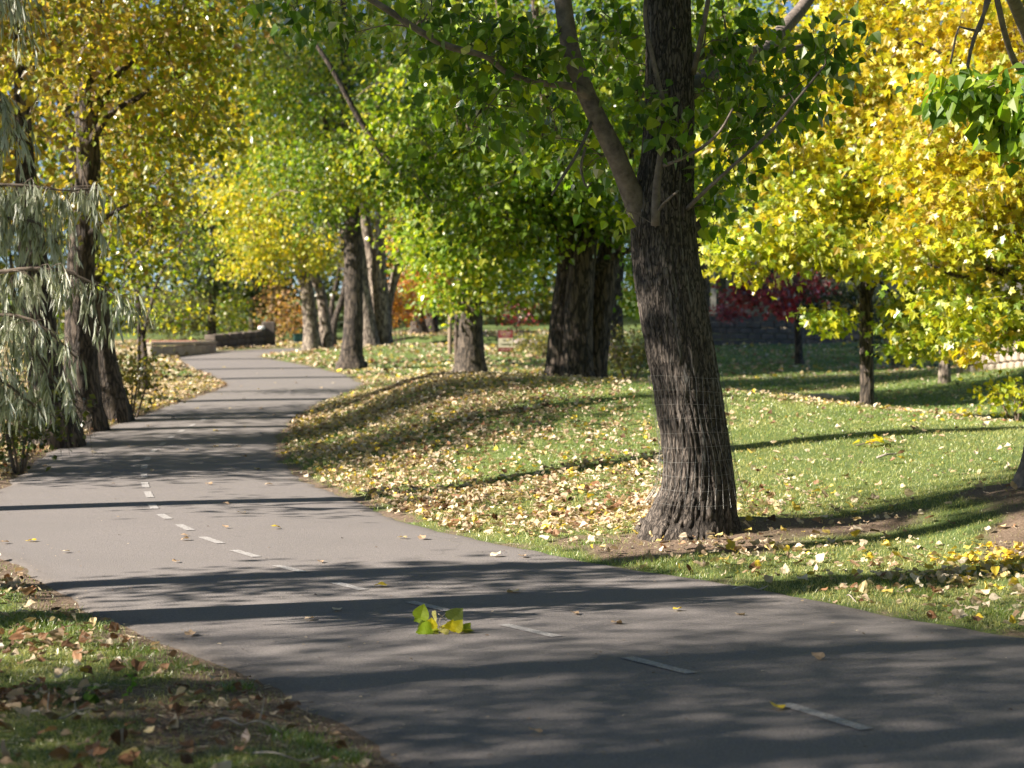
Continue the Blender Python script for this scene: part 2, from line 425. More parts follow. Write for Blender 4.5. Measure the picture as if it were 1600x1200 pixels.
def knobby(amp, seed=0.0, root=0.0, rootn=5, h0=.5):
    def f(th, s, r):
        x, y = np.cos(th), np.sin(th)
        k = 1.6 + 0 * r
        n = 1 - np.abs(2 * fbm(x * 3.2 + seed, y * 3.2 + 9, s * .9, 2) - 1)
        m = 1 - np.abs(2 * vnoise(x * 7 + seed, y * 7 + 3, s * 2.2) - 1)
        rr = r * (1 + amp * (n - .6) + amp * .5 * (m - .5)) + r * .12 * (vnoise(x * 1.1 + seed, y * 1.1, s * .55) - .5)
        return rr * (1 + root * np.exp(-s / h0) * (.55 + .45 * np.cos(th * rootn + seed + 2 * vnoise(x, y, s * 0 + seed))))
    return f

def trunk(root, pts, Y, name='trunk', mat=None, sides=20, amp=.10, seed=0.0, flare=.28, dz=-.18, cap=False, n=None, dys=None):
    """pts: rows px, py, width_px (dy) from base up, all about depth Y"""
    Q = []
    for i, p in enumerate(pts):
        y = Y + (p[3] if len(p) > 3 else 0); q = P(p[0], p[1], y); Q.append([*q, p[2] * y / F / 2])
    if dz is not None:
        g = Hs(Q[0][0], Q[0][1])
        while len(Q) > 3 and Q[1][2] < g + .06: Q.pop(0)
        q0 = list(Q[0]); q0[2] = g + dz; Q[0][2] = max(Q[0][2], g + .02)
        q0[3] *= 1.12; Q = [q0] + Q
    L = np.sum(np.linalg.norm(np.diff(np.array(Q)[:, :3], axis=0), axis=1))
    v, f = tube(Q, sides, n or int(max(12, L * 9)), disp=knobby(amp, seed, flare), cap=cap)
    mesh(name, v, f, mat or M_BARK, root, smooth=True)
    return catmull(Q, max(8, int(L * 3)))

# ------------------------------------------------------------------ palettes (real pigment colours)
GREEN = [(.055, .12, .016), (.075, .16, .018), (.11, .21, .02), (.17, .27, .022), (.28, .35, .028)]
LIME = [(.075, .14, .015), (.13, .21, .02), (.22, .29, .022), (.36, .38, .028), (.52, .45, .03)]
GOLDG = [(.07, .12, .015), (.13, .19, .02), (.22, .27, .025), (.35, .34, .04), (.44, .34, .07), (.34, .21, .08)]
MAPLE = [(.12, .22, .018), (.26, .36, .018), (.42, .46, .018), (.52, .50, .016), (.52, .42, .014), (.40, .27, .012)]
RED = [(.09, .007, .012), (.18, .012, .02), (.32, .02, .03), (.45, .04, .05)]
ORANGE = [(.45, .30, .05), (.55, .30, .04), (.55, .22, .05), (.40, .14, .05)]
GREEN2 = [(.055, .12, .012), (.10, .19, .015), (.16, .26, .018), (.26, .35, .022), (.40, .43, .028)]
OLIVE = [(.05, .07, .02), (.08, .10, .025), (.13, .14, .03), (.22, .19, .04), (.30, .22, .06)]
DRY = [(.12, .06, .03), (.28, .14, .07), (.44, .31, .20), (.58, .45, .31), (.70, .59, .44), (.60, .48, .26), (.70, .52, .05)]
SILVER = [(.22, .24, .10), (.40, .43, .30), (.60, .62, .55), (.66, .66, .52)]
DARKG = [(.02, .035, .014), (.03, .05, .018), (.045, .065, .02)]

# ------------------------------------------------------------------ ground
ys = np.concatenate([np.linspace(-40, 3, 40)[:-1], np.geomspace(3, 600, 620)])
us = np.linspace(-1, 1, 440); uu = np.sign(us) * np.abs(us) ** 1.9
XX = uu[None] * (34 + .55 * np.maximum(ys, 0))[:, None]; YY = ys[:, None] + 0 * XX
ZZ = H(XX, YY)
nr, nc_ = XX.shape
i = np.arange(nr - 1)[:, None] * nc_; j = np.arange(nc_ - 1)[None]
Fg = np.stack([i + j, i + j + 1, i + nc_ + j + 1, i + nc_ + j], -1).reshape(-1, 4)
dr, dl = pdist(XX, YY)
MAINX, MAINY = 1.35, 13.6
RX, RY = 4.22, 14.2                 # the tree at the right edge of the frame
def soil_mask(X, Y):
    n = fbm(X * 2.3, Y * 2.3, None, 4) - .5; dr, dl = pdist(X, Y)
    s = 1.2 * np.exp(-(((X - MAINX + .25) / .95) ** 2 + ((Y - MAINY + .45) / .75) ** 2))
    s = np.maximum(s, 1.0 * np.exp(-(((X - MAINX - .9) / 1.1) ** 2 + ((Y - MAINY - .1) / .45) ** 2)))
    s = np.maximum(s, 1.4 * np.exp(-(((X - 3.5 - (Y - 12.6) * .5) / .42) ** 2 + ((Y - 12.9) / .75) ** 2)))
    s = np.maximum(s, 1.4 * np.exp(-(((X - RX + .15) / .7) ** 2 + ((Y - RY + .2) / .6) ** 2)))
    s = np.maximum(s, .95 * np.exp(-(dr / .16) ** 2) * (dr > -.2) * (.45 + .55 * sstep(2.0, 3.0, X) + .4 * (Y > 15)))
    s = np.maximum(s, 1.0 * np.exp(-(dl / .22) ** 2) * (dl > -.2))
    s = np.maximum(s, .62 * sstep(8.8, 8.0, Y) * (dl > 0) * sstep(1.6, .2, dl))
    s = np.maximum(s, .8 * sstep(14, 17, Y) * (dl > .8) * sstep(45, 36, Y))
    return np.clip(sstep(.42, .72, s + n * .9), 0, 1)
soil = soil_mask(XX, YY)
m, t, out = new_mat('lawn_ground')
p = N(t, 'ShaderNodeBsdfPrincipled'); p.inputs['Roughness'].default_value = .95
tc = N(t, 'ShaderNodeTexCoord')
n1 = noise_node(t, 3.0, 6, .65, tc.outputs['Object']); n2 = noise_node(t, 70, 4, .7, tc.outputs['Object']); n3 = noise_node(t, .35, 3, .5, tc.outputs['Object'])
g1 = ramp(t, n1.outputs[0], [(.30, (.045, .085, .016)), (.52, (.085, .13, .028)), (.75, (.20, .20, .07))])
g2 = mixc(t, n3.outputs[0], g1.outputs[0], (.12, .17, .04))
s1 = ramp(t, n2.outputs[0], [(.3, (.085, .055, .038)), (.5, (.19, .13, .09)), (.72, (.34, .26, .19))])
at = N(t, 'ShaderNodeAttribute', attribute_name='soil')
t.links.new(mixc(t, at.outputs['Fac'], g2, s1.outputs[0]), p.inputs['Base Color'])
b = N(t, 'ShaderNodeBump'); b.inputs['Strength'].default_value = .8; b.inputs['Distance'].default_value = .02
t.links.new(n2.outputs[0], b.inputs['Height']); t.links.new(b.outputs[0], p.inputs['Normal']); t.links.new(p.outputs[0], out.inputs[0])
M_GROUND = m
ground = mesh('lawn', np.stack([XX, YY, ZZ], -1).reshape(-1, 3), [Fg], M_GROUND, smooth=True, attrs={'soil': soil.ravel()})
tag(ground, 'green lawn with bare soil patches rising in low mounds beside the path', kind='structure')

# ------------------------------------------------------------------ path
m, t, out = new_mat('asphalt')
p = N(t, 'ShaderNodeBsdfPrincipled'); p.inputs['Roughness'].default_value = .82
tc = N(t, 'ShaderNodeTexCoord')
na = noise_node(t, 75, 5, .85, tc.outputs['Object']); nb = noise_node(t, .9, 5, .6, tc.outputs['Object'])
vo = N(t, 'ShaderNodeTexVoronoi'); vo.inputs['Scale'].default_value = 110; t.links.new(tc.outputs['Object'], vo.inputs['Vector'])
c1 = ramp(t, na.outputs[0], [(.32, (.095, .086, .085)), (.5, (.200, .179, .176)), (.66, (.36, .32, .31))])
c2 = mixc(t, nb.outputs[0], c1.outputs[0], (.165, .150, .146))
mp = N(t, 'ShaderNodeMapping'); mp.inputs['Scale'].default_value = (1, 1, 1)
nw = noise_node(t, 1.3, 4, .6, tc.outputs['Object']); t.links.new(tc.outputs['Object'], mp.inputs[0])
vv = N(t, 'ShaderNodeVectorMath', operation='ADD'); t.links.new(mp.outputs[0], vv.inputs[0]); t.links.new(nw.outputs['Color'], vv.inputs[1])
vc = N(t, 'ShaderNodeTexVoronoi', feature='DISTANCE_TO_EDGE'); vc.inputs['Scale'].default_value = .16; t.links.new(vv.outputs[0], vc.inputs['Vector'])
ck = ramp(t, vc.outputs[0], [(0.0, (1, 1, 1)), (.0035, (0, 0, 0))]); ck.color_ramp.interpolation = 'LINEAR'
ed = N(t, 'ShaderNodeAttribute', attribute_name='edge')
ckm = N(t, 'ShaderNodeMath', operation='MULTIPLY'); ckm.inputs[1].default_value = .35; t.links.new(ck.outputs[0], ckm.inputs[0]); c3 = mixc(t, ckm.outputs[0], c2, (.10, .09, .08))
nd = noise_node(t, 9, 4, .7, tc.outputs['Object']); mu = N(t, 'ShaderNodeMath', operation='MULTIPLY'); t.links.new(ed.outputs['Fac'], mu.inputs[0]); t.links.new(nd.outputs[0], mu.inputs[1])
c4 = mixc(t, mu.outputs[0], c3, (.11, .085, .065))
ns = noise_node(t, 4.5, 6, .75, tc.outputs['Object']); sr = ramp(t, ns.outputs[0], [(.62, (0, 0, 0)), (.74, (.45, .45, .45))]); c5 = mixc(t, sr.outputs[0], c4, (.085, .072, .066))
nl = noise_node(t, 28, 5, .8, tc.outputs['Object']); lr = ramp(t, nl.outputs[0], [(.60, (0, 0, 0)), (.72, (.5, .5, .5))]); c6 = mixc(t, lr.outputs[0], c5, (.36, .33, .31))
t.links.new(c6, p.inputs['Base Color'])
b = N(t, 'ShaderNodeBump'); b.inputs['Strength'].default_value = .55; b.inputs['Distance'].default_value = .004
t.links.new(vo.outputs['Distance'], b.inputs['Height']); t.links.new(b.outputs[0], p.inputs['Normal']); t.links.new(p.outputs[0], out.inputs[0])
M_ASPH = m
py_ = np.concatenate([np.linspace(-3, 4, 12)[:-1], np.geomspace(4, 68.9, 520)])
tt = np.concatenate([[0, .008, .018, .03, .045], np.linspace(.07, .93, 33), [.955, .97, .982, .992, 1]])
prof = .018 * sstep(0, .03, np.minimum(tt, 1 - tt)) - .012 + .008 * np.sin(math.pi * tt)
jl = (fbm(py_ * 2.2, py_ * 0 + 3, None, 5) - .5) * .22; jr = (fbm(py_ * 2.4, py_ * 0 + 8, None, 5) - .5) * .20
A = (XL(py_) + jl)[:, None]; B = (XR(py_) + jr)[:, None]
PX = A + (B - A) * tt[None]; PY = py_[:, None] + 0 * PX
PZ = zb(PY) + prof[None]
k = len(tt); i = np.arange(len(py_) - 1)[:, None] * k; j = np.arange(k - 1)[None]
Fp = np.stack([i + j, i + j + 1, i + k + j + 1, i + k + j], -1).reshape(-1, 4)
edge = np.clip(1 - np.minimum(tt, 1 - tt) / .06, 0, 1)[None] + 0 * PX
path = mesh('asphalt_path', np.stack([PX, PY, PZ], -1).reshape(-1, 3), [Fp], M_ASPH, smooth=True, attrs={'edge': edge.ravel()})
tag(path, 'grey asphalt path winding away between lawns', kind='structure')
def path_z(x, y):
    a = float(XL(y)); b_ = float(XR(y)); u = min(max((x - a) / max(b_ - a, .1), 0), 1)
    return float(zb(y)) + .006 + .008 * math.sin(math.pi * u)

m, t, out = new_mat('worn_paint')
p = N(t, 'ShaderNodeBsdfPrincipled'); p.inputs['Roughness'].default_value = .75
tc = N(t, 'ShaderNodeTexCoord'); nn = noise_node(t, 55, 5, .75, tc.outputs['Object'])
cr = ramp(t, nn.outputs[0], [(.40, (.22, .205, .20)), (.60, (.46, .44, .44))]); t.links.new(cr.outputs[0], p.inputs['Base Color']); t.links.new(p.outputs[0], out.inputs[0])
M_PAINT = m
DASH = [((1225, 1106), (1355, 1147)), ((980, 1033.5), (1080, 1058)), ((787, 981), (870, 1000)), ((640, 945), (700, 959)), ((523, 914.5), (568, 926)), ((432, 888), (475, 898.5)), ((365, 863.5), (401, 874)), ((316, 842.5), (345, 853)),
        ((279, 823), (298, 832)), ((250, 806.5), (264, 814)), ((236, 790), (242, 798)), ((230, 771), (235, 780)), ((225.5, 756), (228.5, 764.5)), ((224.5, 742), (226, 749)), ((226, 728.5), (225, 735)), ((232, 716), (229, 721.5)),
        ((243, 704), (238, 709)), ((257, 693.5), (251, 698)), ((271, 683), (264, 687)), ((287, 673.5), (280, 677)), ((304, 664.5), (297, 668)), ((323, 656), (315, 659))]
for (a, b2) in DASH:
    a = np.array(base_hit(*a)); b2 = np.array(base_hit(*b2)); d = (b2 - a); L = np.linalg.norm(d)
    if L < .35: d = d / L * .45; a = (a + b2) / 2 - d / 2
    n_ = np.array([-d[1], d[0]]) / np.linalg.norm(d) * .035
    q = []
    for u in np.linspace(0, 1, 7):
        for s in (-1, 1):
            x, y = a + d * u + n_ * s * (1 + rng.uniform(-.08, .08)); q.append([x, y, path_z(x, y) + .0045])
    f = np.array([[2 * k_, 2 * k_ + 2, 2 * k_ + 3, 2 * k_ + 1] for k_ in range(6)])
    mesh('centre_dash', np.array(q), [f], M_PAINT, path)

# ------------------------------------------------------------------ grass blades (stuff)
def log_area(n, y0, y1, spread=.33, pad=.6):
    Y = y0 * np.exp(rng.random(n) * math.log(y1 / y0)); X = (rng.random(n) * 2 - 1) * (spread * Y + pad); return X, Y
def blades(name, label, X, Y, h, wdt, straw):
    n = len(X); Z = H(X, Y)
    az = rng.random(n) * 2 * math.pi; side = np.stack([np.cos(az), np.sin(az), 0 * az], 1)
    lean = rng.normal(0, .5, (n, 3)); lean[:, 2] = 1; up = unit(lean)
    c = np.stack([X, Y, Z - .006], 1); hh = (h * rng.uniform(.45, 1.25, n))[:, None]; ww = (wdt * rng.uniform(.7, 1.3, n))[:, None]
    bend = rng.normal(0, .35, (n, 3)); bend[:, 2] = -.1
    v = np.stack([c - side * ww, c + side * ww, c + up * hh * .55 + side * ww * .7, c + up * hh * .55 - side * ww * .7, c + (up + bend) * hh], 1).reshape(-1, 3)
    o = (np.arange(n) * 5)[:, None]
    dry = np.clip(straw + rng.normal(0, .25, n), 0, 1)[:, None]
    gcol = np.array([.12, .225, .025]) * rng.uniform(.7, 1.5, (n, 1)) * (1 - dry) + np.array([.50, .47, .17]) * rng.uniform(.7, 1.2, (n, 1)) * dry
    o_ = mesh(name, v, [o + np.array([[0, 1, 2, 3]]), o + np.array([[3, 2, 4]])], M_GRASS, col=np.vstack([gcol, gcol]))
    return tag(o_, label, kind='stuff')
X, Y = log_area(720000, 5.6, 62)
dr, dl = pdist(X, Y); sm = soil_mask(X, Y)
keep = ((dr > -.05) | (dl > -.05)) & (rng.random(len(X)) > sm * np.where(dl > 0, .80, .93))
keep &= ~((dl > 1.2) & (Y > 17) & (Y < 40) & (rng.random(len(X)) < .8))
X, Y, dr = X[keep], Y[keep], dr[keep]
patch = fbm(X * .9, Y * .9, None, 3)
straw = np.clip((patch - .42) * 2.2, 0, 1) * .75 + .12 + .50 * (dr > 0) * sstep(26, 14, Y)
hgt = np.clip(.022 + .022 * fbm(X * 2, Y * 2) + .0007 * Y, .02, .075) * np.where((dr < .25) & (dr > 0), 1.2, 1) 
blades('grass', 'short green and straw coloured grass blades over the lawn', X, Y, hgt, np.clip(.0016 * Y / 9, .0013, .011), straw)

Xd, Yd = log_area(60000, 5.6, 20); dr, dl = pdist(Xd, Yd); sm = soil_mask(Xd, Yd)
k = ((dr > -.05) | (dl > -.05)) & (rng.random(len(Xd)) < .12 + .5 * sm + .4 * (dl > 0)); Xd, Yd = Xd[k], Yd[k]; n = len(Xd)
tip = rng.normal(size=(n, 3)); tip[:, 2] *= .12; nor = rng.normal(0, .2, (n, 3)); nor[:, 2] += 1
V, fs, ow = leaf_geo(np.stack([Xd, Yd, H(Xd, Yd) + .008], 1), tip, nor, rng.uniform(.015, .07, n), (T_LANCE[0] * [.6, 1, 1], T_LANCE[1]))
tag(mesh('straw_debris', V, fs, M_LITTER, col=palette(n, [(.12, .07, .045), (.24, .16, .10), (.42, .34, .24), (.58, .52, .42)], 1.6, 1.2)[ow]), 'bits of straw and chipped leaf on the bare soil along the verges', kind='stuff')

Xd, Yd = log_area(16000, 6.2, 30); dr, dl = pdist(Xd, Yd); inner = np.minimum(-dr, -dl)
k = (dr < 0) & (dl < 0) & (rng.random(len(Xd)) < .05 + .9 * np.exp(-inner / .10)); Xd, Yd = Xd[k], Yd[k]; n = len(Xd)
tip = rng.normal(size=(n, 3)); tip[:, 2] *= .08; nor = rng.normal(0, .15, (n, 3)); nor[:, 2] += 1
V, fs, ow = leaf_geo(np.stack([Xd, Yd, zb(Yd) + .017], 1), tip, nor, rng.uniform(.006, .028, n), T_OVAL)
tag(mesh('leaf_crumbs', V, fs, M_LITTER, col=palette(n, [(.07, .045, .03), (.16, .10, .06), (.36, .27, .17), (.55, .47, .36)], 1.5, 1.2)[ow]), 'crumbled leaf bits and grit strewn over the asphalt, thickest at its edges', kind='stuff')

# ------------------------------------------------------------------ leaf litter (stuff)
_a = np.array([(0, 0), (.30, .02), (.46, .22), (.40, .46), (.20, .74), (0, 1.0), (-.20, .74), (-.40, .46), (-.46, .22), (-.30, .02)])
_tv = [[x, y, .55 * abs(x) ** 1.3 + .10 * math.sin(9 * y + 4 * x)] for x, y in _a] + [[0, .25, .0], [0, .6, .05], [.2, .35, .14], [-.2, .35, .10]]
T_CURL2 = (np.array(_tv), [[0, 1, 12, 10], [1, 2, 3, 12], [12, 3, 4, 11], [10, 12, 11], [11, 4, 5], [0, 10, 13, 9], [9, 13, 7, 8], [13, 11, 6, 7], [10, 11, 13], [11, 5, 6]])
def litter(n, y0, y1, size, name, label, tmpl=T_CURL):
    Yv = np.sqrt(y0 ** 2 + rng.random(n) * (y1 ** 2 - y0 ** 2)); Xv = (rng.random(n) * 2 - 1) * (.33 * Yv + .6)
    dr, dl = pdist(Xv, Yv)
    nz = fbm(Xv * .8 + 3, Yv * .8, None, 3)
    pr = .06 + .17 * sstep(.45, .65, nz)
    slope = (dr > .1) * sstep(4.6, 1.5, dr) * sstep(13, 15, Yv) * sstep(38, 30, Yv)
    pr = np.maximum(pr, .24 * (dr > .1) * (Yv > 14) * (Xv < 1.5))
    pr = np.maximum(pr, slope * (.40 + .75 * sstep(.3, .5, nz)) * np.where(Yv < 18, .95, 1))
    pr = np.maximum(pr, .60 * (Yv > 40) * (dr > 0))
    cl = [((1560, 885), .42, .5, 1.0), ((1480, 905), .25, .3, .9), ((1160, 858), .35, .25, .7), ((1080, 862), .2, .15, .5), ((1400, 905), .5, .25, .4)]
    for (c_, ax, ay, am) in cl:
        h_ = hit(*c_); pr = np.maximum(pr, am * np.exp(-(((Xv - h_[0]) / ax) ** 2 + ((Yv - h_[1]) / ay) ** 2)))
    for (c_, ax, ay, am) in [((30, 1100), .22, .30, 1.0), ((120, 1100), .16, .16, .7), ((60, 1010), .5, .3, .5)]:
        h_ = hit(*c_); pr = np.maximum(pr, am * np.exp(-(((Xv - h_[0]) / ax) ** 2 + ((Yv - h_[1]) / ay) ** 2)))
    pr = np.maximum(pr, .11 * (dl > .05) * (Yv < 11))
    pr = np.maximum(pr, .75 * (dl > 0) * (Yv > 13))
    pr = pr * np.where((Xv > 1.5) & (Yv > 13) & (Yv < 22) & (dr > 1), .30, 1)
    pr = pr * np.where((Xv > 2.2) & (Yv > 24), .22, 1)
    k = (rng.random(n) < pr) & ((dr > .0) | (dl > .0))
    Xv, Yv, dr, dl = Xv[k], Yv[k], dr[k], dl[k]; n = len(Xv)
    z = H(Xv, Yv) + rng.uniform(.008, .05, n)
    tip = rng.normal(size=(n, 3)); tip[:, 2] *= .35; nor = rng.normal(0, .42, (n, 3)); nor[:, 2] += 1
    mean = 3.2 + 1.2 * (fbm(Xv * .5, Yv * .5) - .5) * 3 + 3.4 * np.exp(-(((Xv - hit(1560, 885)[0]) / .6) ** 2 + ((Yv - hit(1560, 885)[1]) / .6) ** 2)) - 1.2 * (dl > 0) * (Yv < 12)
    pal = np.array(DRY); i = np.clip(np.round(rng.normal(mean, 1.5)), 0, 6).astype(int); j = np.clip(i + rng.integers(-1, 2, n), 0, 6); tt_ = rng.random(n)[:, None]
    col = (pal[i] * tt_ + pal[j] * (1 - tt_)) * rng.uniform(.75, 1.2, (n, 1))
    V, fs, ow = leaf_geo(np.stack([Xv, Yv, z], 1) - unit(tip) * size * .5, tip, nor, size * rng.uniform(.40, 1.3, n), tmpl)
    tag(mesh(name, V, fs, M_LITTER, col=col[ow]), label, kind='stuff')
litter(40000, 5.8, 16.5, .064, 'fallen_leaf_litter', 'curled tan, brown and yellow fallen leaves on the near lawn', T_CURL2)
litter(150000, 16.5, 42, .062, 'fallen_leaf_litter', 'dry tan and yellow fallen leaves strewn over the mound')
litter(42000, 42, 75, .13, 'distant_leaf_litter', 'pale fallen leaves carpeting the far mounds')

# ------------------------------------------------------------------ main cottonwood
mroot_p = np.array([MAINX, MAINY, Hs(MAINX, MAINY)])
main = thing('cottonwood_tree', 'thick leaning cottonwood trunk wrapped in wire mesh beside the path, dark green leaves', 'tree', mroot_p)
MT = [(1079, 842, 164), (1082, 825, 152), (1086, 797, 135), (1091, 760, 119), (1088, 700, 108), (1073, 600, 108), (1056, 500, 108), (1041, 400, 106), (1038, 320, 98), (1045, 240, 84), (1047, 150, 78), (1046, 60, 72), (1045, -60, 68), (1050, -260, 60), (1065, -520, 48), (1060, -800, 32), (1070, -1000, 14)]
def main_disp(th, s, r):
    x, y = np.cos(th) * .30, np.sin(th) * .30
    wx = fbm(x * 9, y * 9, s * 2.0, 3) * .09
    a = 1 - np.abs(2 * vnoise((x + wx) * 30, (y + wx) * 30, s * 4.2) - 1)
    b = 1 - np.abs(2 * vnoise((x + wx) * 46 + 5, (y - wx) * 46, s * 17 + wx * 40) - 1)
    c = vnoise(x * 60, y * 60, s * 30)
    low = np.exp(-np.maximum(s - .3, 0) / 1.1)
    d = -(.007 + .017 * low) * sstep(.62, .98, a) - .006 * sstep(.7, 1, b) + .004 * (c - .5) + .03 * (vnoise(x * 4, y * 4, s * .8) - .5)
    fl = np.exp(-np.maximum(s - .10, 0) / .22) * .5
    lob = .5 + .5 * np.cos(th * 6 + 1.0 + 2.2 * vnoise(np.cos(th), np.sin(th), s * 0 + 4))
    global _furrow
    _furrow = (sstep(.66, .98, a) * .8 + .35 * sstep(.75, 1, b)) * (.45 + .55 * low)
    fl2 = np.exp(-np.maximum(s - .12, 0) / .16)
    return r * (1 + fl2 * lob * .50) + d
Q = []
for px, py, wd in MT: Q.append([*P(px, py, MAINY), wd * MAINY / F / 2])
Q = [[Q[0][0] - .02, Q[0][1], Q[0][2] - .25, Q[0][3] * 1.15]] + Q
v, f = tube(Q, 300, 760, disp=main_disp)
fur = np.clip(_furrow.ravel(), 0, 1)
sz_ = v[:, 2]; ang = np.arctan2(v[:, 1] - MAINY, v[:, 0] - np.interp(sz_, np.array(Q)[:, 2], np.array(Q)[:, 0]))
stk = sstep(.74, .92, vnoise(np.cos(ang) * 11 + 2 + sz_ * .25, np.sin(ang) * 11, sz_ * 1.6)) * (fur < .5) * .55 * sstep(.3, .8, sz_) * sstep(.35, .6, vnoise(ang * 30, sz_ * 22))
mesh('trunk', v, f, M_BARK_MAIN, main, smooth=True, attrs={'streak': stk, 'furrow': fur})
skel = catmull(Q, 40)[14:]
def limb(root, pts, Y, name='limb', mat=None, sides=10, amp=.05, seed=1.0, n=None):
    Qq = [[*P(p[0], p[1], Y + (p[3] if len(p) > 3 else 0)), p[2] * Y / F / 2] for p in pts]
    Qq = np.array(Qq); L = np.sum(np.linalg.norm(np.diff(Qq[:, :3], axis=0), axis=1))
    v, f = tube(Qq, sides, n or int(max(10, L * 14)), disp=knobby(amp, seed, 0), cap=True); mesh(name, v, f, mat or M_BARK_LIMB, root, smooth=True)
    return catmull(Qq, max(6, int(L * 3)))
sk = [skel]
sk.append(limb(main, [(1010, 350, 50, 0), (986, 300, 34, -.1), (961, 240, 30, -.25), (922, 160, 28, -.35), (895, 90, 28, -.4), (882, 20, 27, -.4), (874, -70, 26, -.4), (880, -220, 26, -.3), (900, -420, 18, 0), (900, -600, 8, .2)], MAINY, sides=16, n=90))
sk.append(limb(main, [(930, 160, 18, -.35), (905, 140, 13, -.45), (880, 133, 11, -.5), (856, 131, 10, -.6), (800, 118, 8, -.8), (757, 88, 8, -1.0), (700, 72, 10, -1.2), (655, 48, 9, -1.3), (600, 12, 9, -1.4), (540, -20, 7, -1.5), (470, -30, 5, -1.6)], MAINY))
sk.append(limb(main, [(1060, 110, 26, .2), (1090, 88, 18, .4), (1150, 78, 14, .9), (1190, 80, 13, 1.3), (1240, 76, 10, 1.8), (1300, 55, 8, 2.2)], MAINY))
sk.append(limb(main, [(1055, 160, 36, .3), (1120, 110, 32, 1.5), (1190, 80, 30, 2.6), (1225, 45, 27, 3.2), (1262, 0, 24, 3.8), (1310, -80, 18, 4.4), (1350, -200, 10, 5)], MAINY))
sk.append(limb(main, [(1024, 352, 14, -.35), (1026, 290, 12, -.42), (1034, 230, 10, -.45), (1037, 170, 9, -.45), (1022, 100, 7, -.5), (1008, 30, 6, -.5), (1012, -40, 4, -.5)], MAINY, name='sprout'))
sk.append(limb(main, [(1033, 260, 7, -.42), (1060, 250, 5, -.6), (1095, 232, 5, -.8), (1125, 205, 4, -1.0), (1145, 170, 3, -1.2)], MAINY, name='sprout'))
sk.append(limb(main, [(1070, 330, 8, -.1), (1100, 300, 6, -.5), (1150, 255, 5, -.7), (1205, 205, 5, -.8), (1250, 150, 4, -.9), (1290, 100, 3, -1)], MAINY, name='sprout'))
sk.append(limb(main, [(1083, 115, 9, -.1), (1095, 60, 8, -.3), (1108, -10, 7, -.4), (1115, -90, 5, -.4)], MAINY, name='sprout'))
sk.append(limb(main, [(925, 190, 6, -.35), (905, 235, 5, -.5), (880, 275, 5, -.6), (862, 305, 3, -.7)], MAINY, name='sprout'))
sk.append(limb(main, [(915, 230, 4, -.5), (908, 262, 4, -.5), (916, 292, 3, -.5), (924, 285, 2, -.5)], MAINY, name='sprout'))
sk.append(limb(main, [(1028, 330, 5, -.38), (1040, 315, 4, -.5), (1060, 298, 3, -.6)], MAINY, name='sprout'))
skm = np.vstack([s[:, :3] for s in sk])
S = .16
ML = [(490, 0, 11.6, 60, 35, .5, 9, 15, 0, S), (555, 50, 11.8, 22, 30, .4, 4, 14, 0, S), (690, 40, 12, 120, 45, .8, 18, 14, 0, S), (775, 90, 12.3, 100, 80, .7, 30, 15, 0, S), (850, 190, 13.0, 85, 50, .5, 18, 15, 0, S), (750, 190, 12.2, 35, 50, .5, 7, 14, 0, S), (955, 50, 13.3, 55, 70, .5, 14, 15, 0, S),
      (930, 250, 13.1, 40, 45, .3, 7, 13, 0, S), (1020, 160, 12.1, 42, 55, .2, 8, 13, 0, .12), (1060, 210, 12.1, 28, 30, .2, 4, 12, 0, .12), (1140, 50, 13.0, 55, 60, .8, 14, 16, 0, S), (1215, 130, 13.0, 75, 55, .8, 15, 15, 0, S), (1275, 90, 12.4, 35, 55, .6, 10, 16, 0, S), (1195, 180, 12.6, 70, 45, .6, 10, 15, 0, S),
      (1120, 270, 12.6, 40, 45, .4, 7, 13, 0, .13), (1110, 340, 12.6, 14, 22, .2, 3, 10, 1, .1), (1130, 150, 13.2, 45, 60, .6, 9, 15, 0, S), (972, 335, 12.5, 10, 14, .2, 2, 8, 3, .06),
      (900, -210, 12.6, 420, 130, 1.6, 70, 26, 0, .3), (1150, -230, 13.2, 300, 130, 1.8, 46, 26, 0, .3), (1000, -500, 12.8, 480, 240, 2.0, 100, 26, 0, .4), (1040, -850, 12.8, 350, 240, 1.8, 60, 26, 0, .45)]
ML = [(l[0], l[1], l[2] + .9, *l[3:]) for l in ML]
crown(main, skm, ML, GREEN, .088, T_POP, M_LEAF, droop=1.1, sig=.18, spread=.8, twig_r=.0035)

# wire mesh guard round the lower trunk
gu = Geo(); Qa = np.array(Q)
def axis_at(z): return np.interp(z, Qa[:, 2], Qa[:, 0]), np.interp(z, Qa[:, 2], Qa[:, 3])
z0, z1 = P(0, 782, MAINY)[2], P(0, 588, MAINY)[2]
def wire_pt(th, z):
    x, r = axis_at(z); s = z - z0
    r = r + .012 + .012 * vnoise(np.cos(th) * 2, np.sin(th) * 2, z * 3) + .05 * np.exp(-s / .12)
    return np.stack([x + r * np.cos(th), MAINY + r * np.sin(th), z + .01 * np.sin(th * 2 + z * 5)], -1)
ths = np.linspace(0, 2 * math.pi, 49)
for zz in np.linspace(z0, z1, 10):
    q = wire_pt(ths, np.full(49, zz)); v, f = tube(np.hstack([q, np.full((49, 1), .0010)]), 4, 97); gu.add(v, f)
for a in np.linspace(0, 2 * math.pi, 40, endpoint=False):
    zs = np.linspace(z0 - .02, z1 + .01, 14); q = wire_pt(a + .05 * np.sin(zs * 9 + a * 3) + 0 * zs, zs); v, f = tube(np.hstack([q, np.full((14, 1), .0007)]), 4, 27); gu.add(v, f)
M_WIRE = plain_mat('galvanised_wire', (.15, .15, .14), (.34, .33, .31), 30, .45, .05, metallic=.6)
gl = [MAINX, MAINY, z0]
tag(gu.build('wire_guard', M_WIRE, loc=gl), 'galvanised wire mesh guard wrapped round the lower leaning trunk', 'wire guard')

